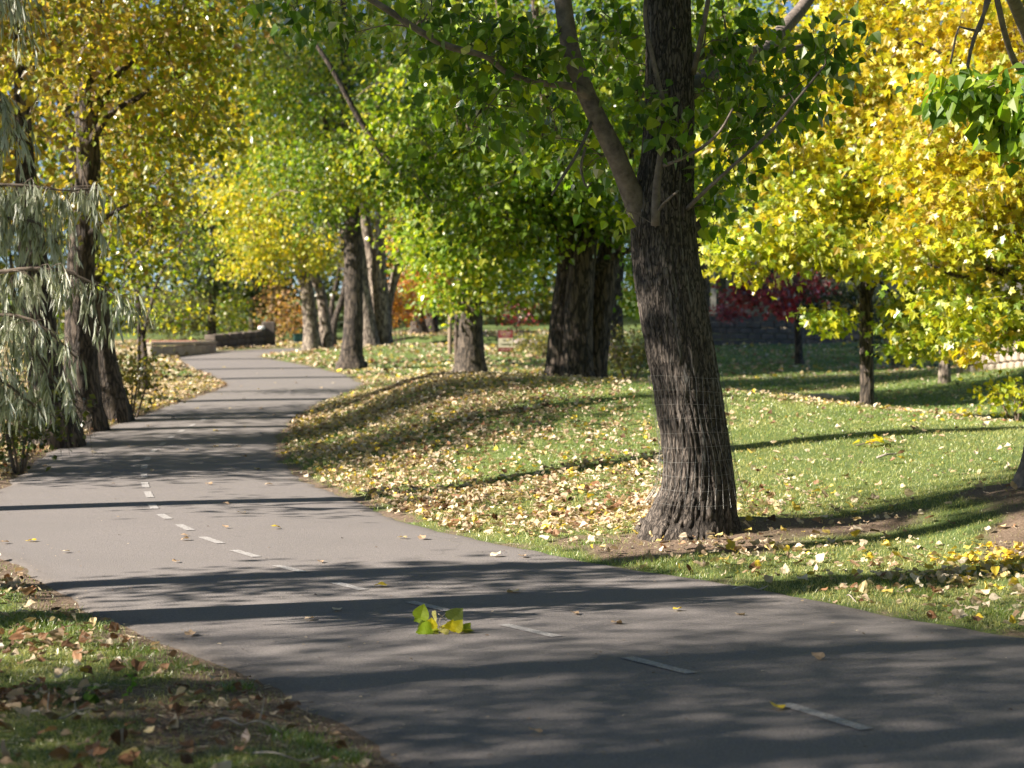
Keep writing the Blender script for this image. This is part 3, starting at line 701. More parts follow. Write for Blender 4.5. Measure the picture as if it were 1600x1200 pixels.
# ------------------------------------------------------------------ generic tree
def tree(name, label, cat, Y, base, trunks, lobes, pal, size=.1, tmpl=T_POP, mat=None, bark=None, limbs=(), group=None, leafgroup=None, ck=None, tk=None):
    bx, by = base; q = P(bx, by, Y); g = Hs(q[0], Y)
    root = thing(name, label, cat, (q[0], Y, g), group)
    sk = []
    for i, tr in enumerate(trunks): sk.append(trunk(root, tr, Y, mat=bark, seed=float(rng.random() * 20), **(tk or {}))[:, :3])
    for l in limbs: sk.append(limb(root, l, Y, mat=bark, seed=float(rng.random() * 20))[:, :3])
    s = np.vstack(sk); s2 = s[s[:, 2] > g + 1.0]; s = s2 if len(s2) else s
    if lobes: crown(root, s, lobes, pal, size, tmpl, mat, **(ck or {}))
    return root

# right-edge tree, trunk just inside the frame, leafy sprays hanging in
tree('cottonwood_tree', 'furrowed trunk cut by the frame edge, standing on the bare soil mound', 'tree', RY, (1640, 762),
     [[(1678, 785, 178), (1680, 755, 154), (1681, 700, 142), (1682, 560, 143), (1680, 400, 104), (1690, 200, 100), (1670, 0, 96), (1680, -300, 80), (1690, -700, 40)]],
     [(1500, 150, 11.0, 45, 30, .25, 7, 20, 1, .10), (1570, 170, 11.0, 50, 42, .3, 13, 20, 1, .10), (1610, 200, 11.0, 40, 50, .3, 9, 20, 1, .10),
      (1680, -300, 13, 300, 200, 1.6, 40, 24, 0, .3), (1800, 100, 13, 140, 150, 1.2, 20, 24, 0, .3)], GREEN, .092, T_POP, M_LEAF, M_BARK_LIMB,
     limbs=[[(1640, 160, 24, -.8), (1612, 70, 20, -1.4), (1590, 15, 18, -2.0), (1575, -20, 16, -2.4)], [(1612, 90, 14, -1.6), (1592, 105, 10, -2.0), (1575, 70, 8, -2.2), (1558, 0, 8, -2.4), (1545, -60, 6, -2.4)],
            [(1552, -20, 7, -2.4), (1538, 20, 5, -2.4), (1522, 60, 5, -2.4), (1512, 110, 4, -2.4), (1522, 165, 3, -2.4)], [(1545, -30, 5, -2.4), (1530, 50, 4, -2.4), (1500, 40, 3, -2.4), (1485, 100, 3, -2.4)]],
     ck=dict(droop=1.2, twig_r=.003), tk=dict(sides=64, amp=.12, n=130))

# yellow maples
def arc_limbs(bx, by, n, rx, up, w, seed):
    r = np.random.default_rng(seed); out = []
    for i in range(n):
        a = -1 + 2 * (i + .5) / n + r.normal(0, .06); ex = bx + a * rx; ey = by - up * (1.15 - .75 * abs(a)) - r.uniform(0, 40); d = r.uniform(-1.6, 1.6)
        out.append([(bx + a * 3, by + r.uniform(-8, 8), w), (bx + a * rx * .25, by - up * .25, w * .7, d * .3), (bx + a * rx * .6, by - up * .55 * (1.2 - .6 * abs(a)), w * .45, d * .7), (ex, ey, w * .18, d)])
    return out
MS = .30
tree('maple_tree', 'young maple with a slim straight trunk and bright yellow crown on the lawn', 'tree', 25.5, (1355, 640),
     [[(1356, 668, 23), (1355, 637, 20), (1354, 560, 21), (1353, 480, 21), (1352, 440, 16), (1350, 330, 14), (1352, 180, 10), (1360, 0, 7), (1365, -150, 3)]],
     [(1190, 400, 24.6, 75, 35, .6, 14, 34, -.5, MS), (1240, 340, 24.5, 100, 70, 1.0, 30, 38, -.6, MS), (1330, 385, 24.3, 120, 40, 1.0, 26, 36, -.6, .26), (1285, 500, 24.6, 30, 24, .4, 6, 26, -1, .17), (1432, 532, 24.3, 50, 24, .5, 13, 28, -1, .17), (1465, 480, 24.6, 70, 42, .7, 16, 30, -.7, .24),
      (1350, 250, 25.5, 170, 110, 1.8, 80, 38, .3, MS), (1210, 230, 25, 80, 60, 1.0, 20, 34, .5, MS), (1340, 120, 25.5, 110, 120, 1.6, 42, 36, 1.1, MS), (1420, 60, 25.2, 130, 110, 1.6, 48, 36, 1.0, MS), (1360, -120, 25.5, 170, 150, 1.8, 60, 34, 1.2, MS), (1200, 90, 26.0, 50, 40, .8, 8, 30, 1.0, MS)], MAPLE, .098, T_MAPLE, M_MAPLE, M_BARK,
     limbs=arc_limbs(1353, 440, 7, 210, 260, 9, 3) + [[(1350, 470, 6), (1335, 440, 5, -.3), (1310, 425, 4, -.6), (1270, 400, 3, -.9)], [(1358, 470, 6), (1372, 440, 5, -.4), (1400, 470, 3, -.8), (1420, 500, 2, -1.0)]], ck=dict(droop=.9, twig_r=.005, flat=True, sig=MS, spread=.8), tk=dict(sides=18, amp=.06, flare=.15))
tree('maple_tree', 'spreading golden maple whose crown overlaps the young maple, trunk beyond the frame edge', 'tree', 22.0, (1700, 680),
     [[(1700, 690, 30), (1700, 600, 26), (1698, 480, 24), (1695, 300, 18), (1700, 100, 12), (1700, -100, 5)]],
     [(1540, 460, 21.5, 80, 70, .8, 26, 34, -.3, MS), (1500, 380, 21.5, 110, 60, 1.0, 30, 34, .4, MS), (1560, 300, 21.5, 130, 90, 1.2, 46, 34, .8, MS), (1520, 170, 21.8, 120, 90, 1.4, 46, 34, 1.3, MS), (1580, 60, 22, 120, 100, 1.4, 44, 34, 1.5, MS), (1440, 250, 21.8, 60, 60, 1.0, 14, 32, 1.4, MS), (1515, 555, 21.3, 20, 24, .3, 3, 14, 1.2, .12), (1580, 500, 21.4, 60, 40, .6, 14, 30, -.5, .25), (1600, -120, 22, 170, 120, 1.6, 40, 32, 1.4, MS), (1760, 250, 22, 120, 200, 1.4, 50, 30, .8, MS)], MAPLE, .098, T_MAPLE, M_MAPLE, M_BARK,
     limbs=[[(1698, 480, 14), (1650, 455, 11, -.3), (1600, 440, 9, -.5), (1540, 420, 8, -.6), (1500, 432, 6, -.7), (1450, 412, 4, -.8)], [(1640, 445, 8, -.4), (1590, 425, 6, -.7), (1540, 420, 5, -.8), (1515, 425, 3, -.9)], [(1697, 400, 12), (1620, 340, 9, -.3), (1575, 290, 7, -.5), (1560, 270, 4, -.6)], [(1696, 300, 10), (1600, 180, 8, -.2), (1500, 100, 5, -.3), (1420, 60, 3, -.4)], [(1696, 260, 10), (1640, 100, 7, 0), (1580, -40, 4, 0)]],
     ck=dict(droop=.9, twig_r=.005, flat=True, sig=MS, spread=.9), tk=dict(sides=16, amp=.06, flare=.15))

# ------------------------------------------------------------------ middle-distance trees along the mounds
tree('cottonwood_tree', 'clump of three dark fused trunks on the crest of the mound, dense green crown', 'tree', 29.0, (905, 590),
     [[(875, 590, 46), (876, 560, 40), (882, 480, 38), (888, 420, 34), (880, 330, 26, -.5), (860, 200, 18, -.8), (840, 60, 12, -1), (830, -80, 6, -1)],
      [(903, 590, 50, -.3), (904, 560, 44, -.3), (905, 480, 42, -.3), (912, 400, 38, -.3), (925, 300, 30, 0), (930, 150, 20, .4), (935, 0, 12, .6), (940, -150, 6, .6)],
      [(928, 590, 42, .2), (930, 560, 38, .2), (938, 480, 38, .2), (948, 420, 36, .2), (962, 340, 28, .3), (985, 220, 18, .6), (1010, 80, 12, 1), (1020, -60, 6, 1)]],
     [(800, 300, 28.5, 110, 90, 2.0, 55, 60, -.3), (900, 305, 28, 90, 50, 1.5, 36, 60, -.3), (700, 230, 29, 90, 120, 2.0, 45, 60, -.2), (850, 150, 29, 180, 140, 2.5, 90, 58, 0), (965, 360, 29, 40, 40, .8, 9, 50, -.4), (950, 280, 29.5, 70, 90, 1.6, 26, 55, -.4), (880, -100, 29, 260, 160, 2.8, 80, 50, 0), (830, 372, 28, 60, 22, .8, 10, 44, .2, .28), (1000, 120, 30, 120, 120, 2, 30, 50, 0), (1130, 130, 31, 90, 150, 1.5, 22, 50, .8)],
     GREEN2, .105, T_POP, M_LEAF, M_BARK, limbs=[[(925, 425, 16), (950, 405, 12, -.3), (985, 390, 8, -.5), (1010, 375, 5, -.6)], [(905, 420, 18), (860, 330, 14, -.8), (800, 260, 10, -1.2), (730, 200, 6, -1.4)]],
     ck=dict(sig=.32, twig_r=.006), tk=dict(sides=40, amp=.16, flare=.12))
tree('cottonwood_tree', 'single dark straight trunk beside the two wooden posts, green crown hanging low', 'tree', 43.0, (735, 576),
     [[(736, 580, 50), (736, 560, 42), (736, 500, 36), (737, 430, 32), (735, 350, 26), (725, 230, 20), (715, 100, 14), (710, -60, 8)]],
     [(735, 400, 42, 75, 45, 2.0, 30, 70, .2), (672, 385, 42.5, 45, 45, 2.0, 22, 70, .4), (700, 300, 43, 110, 90, 2.6, 50, 70, .1), (640, 190, 43, 110, 90, 2.6, 44, 66, .3), (760, 130, 43, 120, 120, 2.6, 46, 66, .2), (700, -40, 43, 200, 120, 2.8, 50, 60, .3), (690, 460, 42, 50, 22, 1.2, 12, 50, .6, .35), (785, 430, 42, 40, 40, 1.2, 12, 50, 1.2, .4)],
     GREEN2 + [(.42, .38, .04)], .115, T_POP, M_LEAF, M_BARK, limbs=[[(735, 400, 22), (690, 340, 14, -.8), (630, 280, 11, -1.6), (570, 200, 9, -1.8), (520, 110, 7, -2), (480, 50, 5, -2)], [(737, 440, 8, -.4), (755, 465, 5, -.7), (752, 478, 3, -.7)]],
     ck=dict(sig=.36, twig_r=.008), tk=dict(sides=30, amp=.12))
tree('cottonwood_tree', 'dark upright trunk leaning over the path bend with lime and green leaves', 'tree', 47.5, (549, 566),
     [[(549, 568, 42), (549, 555, 33), (552, 500, 29), (552, 420, 28), (550, 350, 25), (545, 250, 20), (540, 120, 14), (535, -40, 8)]],
     [(560, 270, 46.5, 80, 50, 2.2, 24, 70, .2), (470, 300, 47, 80, 80, 2.5, 40, 70, -.6), (560, 180, 47, 130, 120, 3.0, 60, 70, -.5), (440, 160, 47.5, 80, 110, 2.5, 34, 70, -.3), (500, 20, 47.5, 160, 120, 3.0, 50, 66, -.2), (600, 280, 47, 80, 60, 2, 22, 60, 0)],
     LIME, .115, T_POP, M_LEAF, M_BARK, limbs=[[(550, 330, 18), (525, 270, 12, -.4), (510, 200, 8, -.5), (502, 120, 5, -.5)], [(552, 380, 16), (535, 360, 14, .2), (515, 345, 12, .4), (500, 300, 9, .6)]],
     ck=dict(sig=.36, twig_r=.008), tk=dict(sides=28, amp=.12))
tree('cottonwood_tree', 'forked pale trunk with one brown leaning stem behind the dark upright trunk', 'tree', 57.0, (590, 536),
     [[(578, 538, 30), (574, 500, 24), (566, 440, 20), (560, 380, 17), (545, 300, 13), (525, 200, 9), (510, 80, 6)],
      [(597, 538, 32, .5), (596, 500, 27, .5), (588, 440, 22, .5), (578, 390, 17, .5), (570, 330, 14, .5), (560, 200, 9, .5)],
      [(603, 538, 20, 1), (604, 480, 18, 1), (618, 430, 14, 1), (630, 380, 11, 1), (640, 300, 8, 1), (660, 180, 5, 1)],
      [(598, 470, 18, .3), (595, 420, 16, .3), (594, 360, 15, .3), (596, 280, 12, .3), (600, 150, 8, .3)]],
     [(600, 230, 57, 110, 80, 3, 30, 60, .4), (540, 130, 57, 130, 120, 3, 40, 60, .6), (655, 330, 56.5, 45, 45, 1.6, 14, 60, .8), (620, 40, 57, 180, 120, 3, 36, 60, .4)],
     LIME, .13, T_OVAL, M_LEAF, M_BARK_PALE, ck=dict(sig=.42, twig_r=.01), tk=dict(sides=24, amp=.12))
tree('cottonwood_tree', 'pale twin stems lit by the sun at the path bend under lemon yellow leaves', 'tree', 60.0, (495, 540),
     [[(488, 541, 27), (486, 510, 23), (481, 460, 20), (474, 425, 18), (470, 350, 14), (455, 230, 10), (440, 100, 6)],
      [(510, 538, 22, .6), (508, 505, 18, .6), (502, 460, 16, .6), (492, 430, 15, .6), (482, 390, 12, .6), (480, 300, 9, .6), (470, 180, 6, .6)]],
     [(430, 380, 59, 70, 38, 2.2, 40, 70, .8), (500, 390, 59, 45, 36, 1.6, 16, 60, .6), (380, 320, 59.5, 75, 60, 2.5, 40, 70, 1.2), (340, 200, 60, 70, 90, 2.5, 40, 64, 1.3), (440, 260, 60, 80, 80, 2.5, 36, 64, .5), (400, 90, 60, 120, 110, 3, 44, 60, .6), (390, 425, 58.5, 40, 14, 1.2, 10, 50, 1.0, .35), (420, -60, 60, 180, 90, 3, 30, 60, .4)],
     LIME + [(.60, .48, .04)], .14, T_OVAL, M_LEAF, M_BARK_PALE, ck=dict(sig=.42, twig_r=.01), tk=dict(sides=24, amp=.10))
tree('locust_tree', 'small dark slanting trunk in shade behind the pale twin stems', 'tree', 68.0, (528, 520),
     [[(520, 520, 12), (525, 495, 10), (535, 465, 9), (540, 420, 8), (530, 350, 6), (520, 250, 4)], [(516, 518, 8, .5), (518, 480, 7, .5), (526, 440, 6, .5), (540, 380, 4, .5)]],
     [(540, 380, 68, 60, 60, 2, 22, 50, 0)], OLIVE, .15, T_OVAL, M_LEAF, M_BARK, ck=dict(sig=.6, twig_r=.01), tk=dict(sides=12))
tree('cottonwood_tree', 'pair of short dark trunks on the far lawn under orange tinged leaves', 'tree', 72.0, (668, 524),
     [[(655, 528, 28), (654, 505, 22), (652, 480, 20), (650, 430, 18), (645, 330, 12)], [(675, 524, 25, 1), (673, 500, 21, 1), (671, 470, 20, 1), (672, 400, 15, 1), (680, 300, 10, 1)]],
     [(640, 450, 71, 45, 30, 1.6, 20, 50, .4), (680, 450, 71, 45, 22, 1.6, 16, 50, .8), (660, 360, 72, 90, 70, 3, 30, 50, -.5)], ORANGE[:1] + ORANGE + LIME[2:4], .15, T_OVAL, M_LEAF, M_BARK, ck=dict(sig=.42, twig_r=.01), tk=dict(sides=18))
tree('maple_tree', 'slim trunk beside the block wall carrying dark red foliage', 'tree', 50.0, (1248, 577),
     [[(1249, 580, 15), (1248, 560, 12), (1247, 510, 11), (1244, 470, 9), (1240, 420, 6), (1230, 360, 4)]],
     [(1200, 458, 49.5, 50, 18, 1.2, 14, 44, .2, .28), (1245, 440, 50, 45, 24, 1.2, 10, 40, 0, .3), (1150, 460, 50, 30, 18, 1, 5, 40, 0, .3), (1215, 480, 49, 30, 8, .6, 4, 40, 1.2, .2), (1260, 380, 50.5, 60, 40, 1.2, 14, 44, 0, .4)],
     RED, .12, T_MAPLE, M_RED, M_BARK, limbs=[[(1247, 480, 7), (1225, 455, 5, -.2), (1195, 450, 3, -.3), (1165, 455, 2, -.3)]], ck=dict(twig_r=.008), tk=dict(sides=14, amp=.06))
tree('maple_tree', 'grey trunk half hidden by low yellow leaves in front of the stone retaining wall', 'tree', 34.0, (1476, 580),
     [[(1476, 585, 18), (1476, 560, 16), (1475, 520, 16), (1472, 480, 16), (1466, 400, 12), (1455, 260, 8)]],
     [(1480, 430, 34, 60, 34, 1.5, 16, 40, -.3, .3), (1430, 330, 34, 90, 60, 1.6, 20, 40, 0, .4), (1500, 250, 34, 90, 120, 1.6, 30, 40, .6, .4)], MAPLE, .15, T_MAPLE, M_MAPLE, M_BARK_PALE, ck=dict(twig_r=.008, flat=True), tk=dict(sides=16, amp=.06))

tree('cottonwood_tree', 'trunk mostly hidden straight behind the wire wrapped leaning trunk', 'tree', 37.0, (1088, 580),
     [[(1080, 585, 52), (1082, 560, 46), (1086, 480, 42), (1088, 400, 38), (1084, 300, 32), (1070, 160, 24), (1060, 0, 16), (1050, -160, 8)]],
     [(1080, 250, 37, 70, 90, 2.0, 50, 70, 0), (1060, 60, 37, 160, 120, 2.8, 80, 70, 0), (1130, -60, 37, 180, 120, 2.8, 50, 50, .3), (1010, 380, 37, 35, 50, .8, 10, 40, .3, .3), (1010, 470, 37, 25, 26, .6, 6, 36, .4, .25)],
     GREEN2, .11, T_POP, M_LEAF, M_BARK, ck=dict(sig=.34, twig_r=.008), tk=dict(sides=28, amp=.14))
tree('cottonwood_tree', 'far trunk on the shaded lawn close behind the triple trunk clump', 'tree', 52.0, (962, 562),
     [[(962, 565, 32), (962, 545, 27), (960, 480, 24), (965, 380, 20), (960, 220, 14), (955, 60, 9)]],
     [(980, 330, 52, 110, 70, 3, 50, 80, 0), (960, 180, 52, 140, 110, 3.4, 60, 80, 0), (1100, 230, 54, 110, 120, 3, 60, 80, .5), (1150, 340, 55, 60, 60, 2.4, 24, 70, 0), (1040, 420, 53, 60, 36, 2.4, 20, 70, 0)],
     GREEN2, .13, T_OVAL, M_LEAF, M_BARK, ck=dict(sig=.42, twig_r=.01), tk=dict(sides=20, amp=.1))

# ------------------------------------------------------------------ left bank trees
tree('cottonwood_tree', 'tall trunk nearest the path on the left bank with golden and green leaves', 'tree', 27.0, (128, 650),
     [[(128, 655, 66), (127, 620, 54), (125, 520, 47), (126, 420, 42), (133, 330, 38), (138, 240, 34), (132, 150, 32), (140, 80, 26), (150, 0, 20), (160, -120, 10)]],
     [(215, 330, 28.5, 80, 70, 1.4, 22, 40, .2), (180, 230, 28.5, 110, 90, 1.2, 24, 40, .4), (250, 170, 28, 120, 110, 2.0, 42, 44, .2), (130, 60, 28.2, 130, 90, 1.6, 36, 44, .9), (270, 40, 27.5, 120, 80, 2.0, 40, 46, .4), (180, -120, 27, 220, 110, 2.4, 50, 46, .4), (190, 420, 28.5, 50, 40, 1, 8, 34, -.4), (135, 150, 26.2, 45, 90, .3, 12, 30, .4, .28), (130, 20, 26.2, 50, 60, .3, 10, 30, .8, .28), (125, 330, 26.2, 26, 60, .3, 5, 22, 0, .22)],
     GOLDG, .105, T_POP, M_LEAF, M_BARK, limbs=[[(138, 200, 22), (170, 130, 16, .2), (200, 100, 12, .4), (240, 60, 8, .5)], [(130, 240, 16), (170, 180, 10, -.3), (212, 155, 9, -.4), (232, 140, 4, -.5)], [(128, 380, 12), (165, 340, 8, -.3), (200, 320, 5, -.5)]],
     ck=dict(sig=.32, twig_r=.006), tk=dict(sides=36, amp=.13))
tree('cottonwood_tree', 'broad shaded trunk leaning back behind the tallest left bank trunk', 'tree', 29.0, (165, 640),
     [[(165, 640, 72), (160, 600, 60), (150, 520, 50), (142, 440, 44), (135, 360, 34, .4), (115, 240, 24, .8), (90, 100, 16, 1.2), (80, -60, 10, 1.2)]],
     [(70, 300, 31, 80, 90, 1.4, 20, 42, .4), (60, 130, 31, 110, 120, 1.4, 30, 42, 1.0), (60, -60, 30, 140, 90, 2.2, 30, 50, 1.0)],
     GOLDG, .11, T_POP, M_LEAF, M_BARK, ck=dict(sig=.34, twig_r=.008), tk=dict(sides=34, amp=.13))
tree('cottonwood_tree', 'darkest trunk on the left bank, half veiled by silvery hanging leaves', 'tree', 24.0, (72, 665),
     [[(84, 668, 76), (78, 630, 58), (66, 540, 50), (55, 440, 46), (45, 330, 36), (38, 240, 28), (34, 150, 22), (26, 40, 16), (16, -100, 10)]],
     [(10, 210, 24.8, 70, 90, 1.0, 16, 34, .8), (60, 30, 24.6, 120, 70, 1.4, 26, 40, 1.2), (40, 90, 23.2, 40, 80, .3, 9, 26, .8, .25), (30, 220, 23.2, 30, 50, .3, 5, 20, .4, .25), (-40, -100, 24, 200, 120, 2, 40, 46, .8), (-80, 150, 24, 90, 200, 1.6, 24, 46, .8)],
     GOLDG, .10, T_POP, M_LEAF, M_BARK, ck=dict(sig=.30, twig_r=.006), tk=dict(sides=36, amp=.13))
tree('ash_tree', 'thin many branched tree with sparse yellow green leaves above the concrete wall', 'tree', 37.0, (228, 585),
     [[(227, 588, 13), (226, 560, 11), (222, 520, 9), (215, 470, 8), (220, 420, 6), (235, 360, 5), (250, 280, 3)], [(222, 540, 7, .2), (235, 480, 6, .2), (250, 430, 5, .3), (290, 370, 3, .4), (330, 320, 2, .5)], [(216, 480, 5, -.2), (205, 430, 4, -.2), (215, 370, 3, -.2), (225, 300, 2, -.2)]],
     [(220, 440, 36.5, 55, 60, 1.5, 22, 26, 0, .4), (290, 400, 37, 60, 60, 1.5, 24, 26, -.3, .4), (270, 500, 36.5, 50, 20, 1, 8, 22, .4, .3), (240, 320, 37.5, 90, 70, 1.8, 26, 30, 0, .5)], LIME, .10, T_OVAL, M_LEAF, M_BARK, ck=dict(twig_r=.006, droop=.5), tk=dict(sides=12, amp=.05, flare=.1))

def shrub(name, label, px, py, Y, rx, ry, rd, n, nl, pal, size, sig=.25, mat=None, tmpl=T_OVAL, stems=5, group=None):
    q = P(px, py, Y); g = Hs(q[0], Y); root = thing(name, label, 'shrub', (q[0], Y, g), group); sk = []
    top = P(px, py - ry * 2, Y)[2]
    for i in range(stems):
        a = rng.uniform(-.8, .8); e = np.array([q[0] + a * rx * Y / F, Y + rng.uniform(-.5, .5) * rd, g + (top - g) * .7])
        b0 = np.array([q[0] + a * .1, Y, g - .05]); v, f = tube([[*b0, .02], [*((b0 + e) / 2 + [a * .05, 0, .05]), .014], [*e, .006]], 5, 7); mesh('stem', v, f, M_TWIG, root, smooth=True); sk.append(catmull([[*b0], [*e]], 5))
    crown(root, np.vstack(sk), [(px, py - ry * .9, Y, rx, ry, rd, n, nl, 0, sig)], pal, size, tmpl, mat, droop=.2, twig_r=.004, name='foliage'); return root
shrub('shrub', 'dark undergrowth shrub on the left bank below the silvery leaves', 30, 690, 20.0, 70, 42, .8, 34, 40, OLIVE[:3], .07, .2)
shrub('shrub', 'shaded bush with a few yellow leaves between bank trunks and thin tree', 205, 625, 30.0, 40, 40, .7, 20, 36, OLIVE + LIME[2:3], .08, .22)
shrub('shrub', 'rusty pink autumn shrub beyond the end of the dark stone wall', 440, 528, 74.0, 30, 40, 1.5, 24, 50, [(.30, .22, .08), (.42, .22, .12), (.45, .28, .16), (.30, .28, .08)], .13, .4)
shrub('shrub', 'yellow green bush behind the dark stone wall', 360, 535, 76.0, 34, 42, 1.5, 26, 50, LIME, .13, .4)
shrub('shrub', 'brown twiggy thicket behind the pale concrete wall', 275, 540, 74.0, 55, 60, 1.5, 60, 50, OLIVE[:3] + [(.14, .10, .06)], .12, .45)
shrub('shrub', 'pale mixed bush at the foot of the pale twin stems', 455, 520, 80.0, 26, 28, 1.2, 14, 46, ORANGE + LIME[2:3], .13, .4)
shrub('shrub', 'orange yellow bush glowing beside the forked pale trunk', 625, 500, 62.0, 24, 28, 1.2, 18, 50, ORANGE, .13, .35)
shrub('shrub', 'rounded olive green shrub behind the triple trunk clump', 985, 585, 40.0, 45, 42, 1.0, 34, 46, OLIVE, .07, .25)
shrub('shrub', 'dull green grassy shrub just past the yard sign', 840, 562, 52.0, 32, 16, .9, 20, 46, OLIVE[1:], .08, .25)
shrub('shrub', 'dark red bush in front of boulders behind the yard sign', 806, 512, 72.0, 20, 14, 1.0, 9, 34, RED, .12, .35, M_RED)
shrub('shrub', 'low crimson hedge along the top of the block wall', 1140, 496, 64.5, 26, 8, .6, 14, 46, RED, .10, .2, M_RED)
shrub('shrub', 'yellow leaved shrub low on the sunny bank near the frame edge', 1592, 655, 24.0, 42, 26, .5, 14, 30, LIME[2:] + MAPLE[2:3], .09, .18)
shrub('shrub', 'dark evergreen shrub under the maples before the stone retaining wall', 1400, 560, 46.0, 60, 40, 1, 20, 46, DARKG, .10, .35)

shrub('shrub', 'dark evergreen bush added for the dark under the maple, hiding the building wall right of the red foliage', 1262, 505, 69.0, 42, 46, 1.2, 50, 50, DARKG + OLIVE[:1], .13, .4)  # this bush and the next are added to darken the view under the maple
shrub('shrub', 'tall dark evergreen bush added for the dark under the maple against the building behind the slim maple trunk', 1335, 505, 70.0, 45, 55, 1.2, 60, 50, DARKG + OLIVE[:1], .13, .4)
# conifers beyond the walls
def conifer(label, px, py, Y, wtop, trunk_w, lobes, ptop):
    tree('pine_tree', label, 'tree', Y, (px, py), [[(px, py, trunk_w * 1.2), (px, py - 30, trunk_w), (px + 1, py - 90, trunk_w * .9), (px + 2, ptop, trunk_w * .5)]], lobes, DARKG + OLIVE[:1], .17, T_OVAL, M_LEAF, M_BARK, ck=dict(sig=.36, twig_r=.012, flat=True, droop=.2), tk=dict(sides=14, amp=.08, flare=.1))
shrub('thicket', 'dark brown olive thicket between the two pines behind the stone wall', 355, 510, 82.0, 45, 50, 1.5, 50, 50, DARKG + OLIVE[:3] + [(.16, .11, .06)], .14, .45)
conifer('pine with a bare lower trunk behind the joint of the two walls', 331, 536, 75.0, 10, 13, [(325, 400, 75, 60, 45, 2.5, 40, 50, 0), (320, 320, 75, 45, 50, 2, 26, 50, 0), (330, 445, 74, 40, 14, 1.6, 12, 40, 0)], 250)
conifer('dark dense pine drooping beside the autumn shrubs behind the stone wall', 394, 531, 78.0, 10, 11, [(412, 450, 78, 28, 40, 1.6, 34, 60, -.5), (395, 380, 78, 50, 45, 2.5, 34, 50, 0), (390, 300, 78, 40, 50, 2, 22, 50, 0)], 230)

# ------------------------------------------------------------------ far woods
def woods(name, label, X0, X1, Y0, Y1, z1, n, pal, size, seedx):
    cx = rng.uniform(X0, X1, n // 60); cy = rng.uniform(Y0, Y1, n // 60); cz = rng.uniform(0.3, z1, n // 60) + zb(cy); own = rng.integers(0, len(cx), n)
    C = np.stack([cx[own], cy[own], cz[own]], 1) + rng.normal(size=(n, 3)) * [1.3, 1.3, .8]; C[:, 2] = np.maximum(C[:, 2], zb(C[:, 1]) + .2)
    tone = fbm(C[:, 0] * .12 + seedx, C[:, 2] * .2, None, 3); mean = (tone - .5) * 9 + (len(pal) - 1) / 2
    pal = np.array(pal); i = np.clip(np.round(rng.normal(mean, .7)), 0, len(pal) - 1).astype(int); col = pal[i] * rng.uniform(.75, 1.25, (n, 1))
    V, fs, ow = leaf_geo(C, rng.normal(size=(n, 3)) + [0, 0, -.5], rng.normal(size=(n, 3)) + [-.3, -.6, .2], size * rng.uniform(.6, 1.3, n), T_OVAL)
    G = Geo()
    for q in range(int((X1 - X0) / 2.6)):
        x = rng.uniform(X0, X1); y = rng.uniform(Y0, Y1); r = rng.uniform(.12, .3); v, f = tube([[x, y, 0, r], [x + rng.normal(0, .4), y, 4, r * .8], [x + rng.normal(0, .8), y, z1, r * .3]], 7, 10); G.add(v, f)
    nt_ = sum(len(f) for f in G.order); VV = np.vstack(G.V + [V]); FF = G.order + [f + G.n for f in fs]
    o = mesh(name, VV, FF, [M_LEAF, M_BARK], col=np.vstack([np.full((nt_, 3), .1), col[ow]]), midx=np.concatenate([np.full(nt_, 1), np.zeros(len(ow), int)]))
    return tag(o, label, kind='stuff')
woods('far_woods', 'dense autumn woodland massed behind the stone walls', -48, 2, 86, 112, 17, 90000, DARKG[1:] + OLIVE[:4] + LIME[1:3] + GOLDG[2:4], .34, 0)
woods('far_woods', 'mixed green woodland massed behind the apartment lawn', 0, 52, 96, 120, 17, 80000, OLIVE[:4] + GREEN[2:4] + LIME[1:3], .36, 40)

# ------------------------------------------------------------------ silvery tree at the left edge
SYD = 9.6
so = P(-420, 760, SYD); root = thing('russian_olive_tree', 'foreground tree with narrow silvery grey leaves hanging beside the left bank', 'tree', (so[0], SYD, Hs(so[0], SYD)))
sks = [trunk(root, [(-430, 800, 130), (-425, 600, 100), (-400, 300, 90), (-330, 0, 70), (-250, -300, 40)], SYD, sides=20, seed=3.0)[:, :3]]
arcs = [[(-400, 330, 26), (-200, 260, 14, -.1), (-60, 285, 8), (40, 290, 5), (110, 298, 3), (158, 292, 2, .1)], [(-410, 420, 26), (-200, 400, 16), (-30, 425, 9), (40, 420, 7), (95, 422, 6), (140, 440, 4), (178, 458, 3), (196, 480, 2)],
        [(-400, 480, 20), (-150, 450, 12, .2), (0, 470, 7, .3), (40, 520, 5, .3), (80, 590, 4, .2), (110, 625, 3, .2), (128, 645, 2, .2)], [(-350, 60, 20), (-150, -60, 12), (-40, -60, 6), (0, -30, 3), (15, 10, 2)], [(-400, 540, 20), (-200, 560, 12, .1), (-80, 590, 7, .1), (-10, 615, 4), (20, 640, 2)], [(-400, 350, 20), (-200, 250, 12, .4), (-60, 290, 7, .4), (20, 310, 4, .4), (70, 330, 2, .4)], [(-350, 100, 18), (-200, 60, 10, .3), (-60, 110, 5, .3), (-5, 160, 3, .3), (20, 210, 2, .3)],
        [(-410, 500, 20), (-200, 520, 12, -.3), (-60, 560, 8, -.3), (10, 600, 5, -.3), (60, 640, 3, -.3)], [(-400, 420, 20), (-200, 330, 14, .3), (-60, 340, 8, .3), (50, 345, 5, .3), (90, 380, 3, .3)], [(-400, 500, 20), (-200, 470, 12, -.2), (-40, 490, 8, -.2), (50, 500, 5, -.2), (120, 560, 3, -.2)]]
Lp = []; Lt = []
G = Geo()
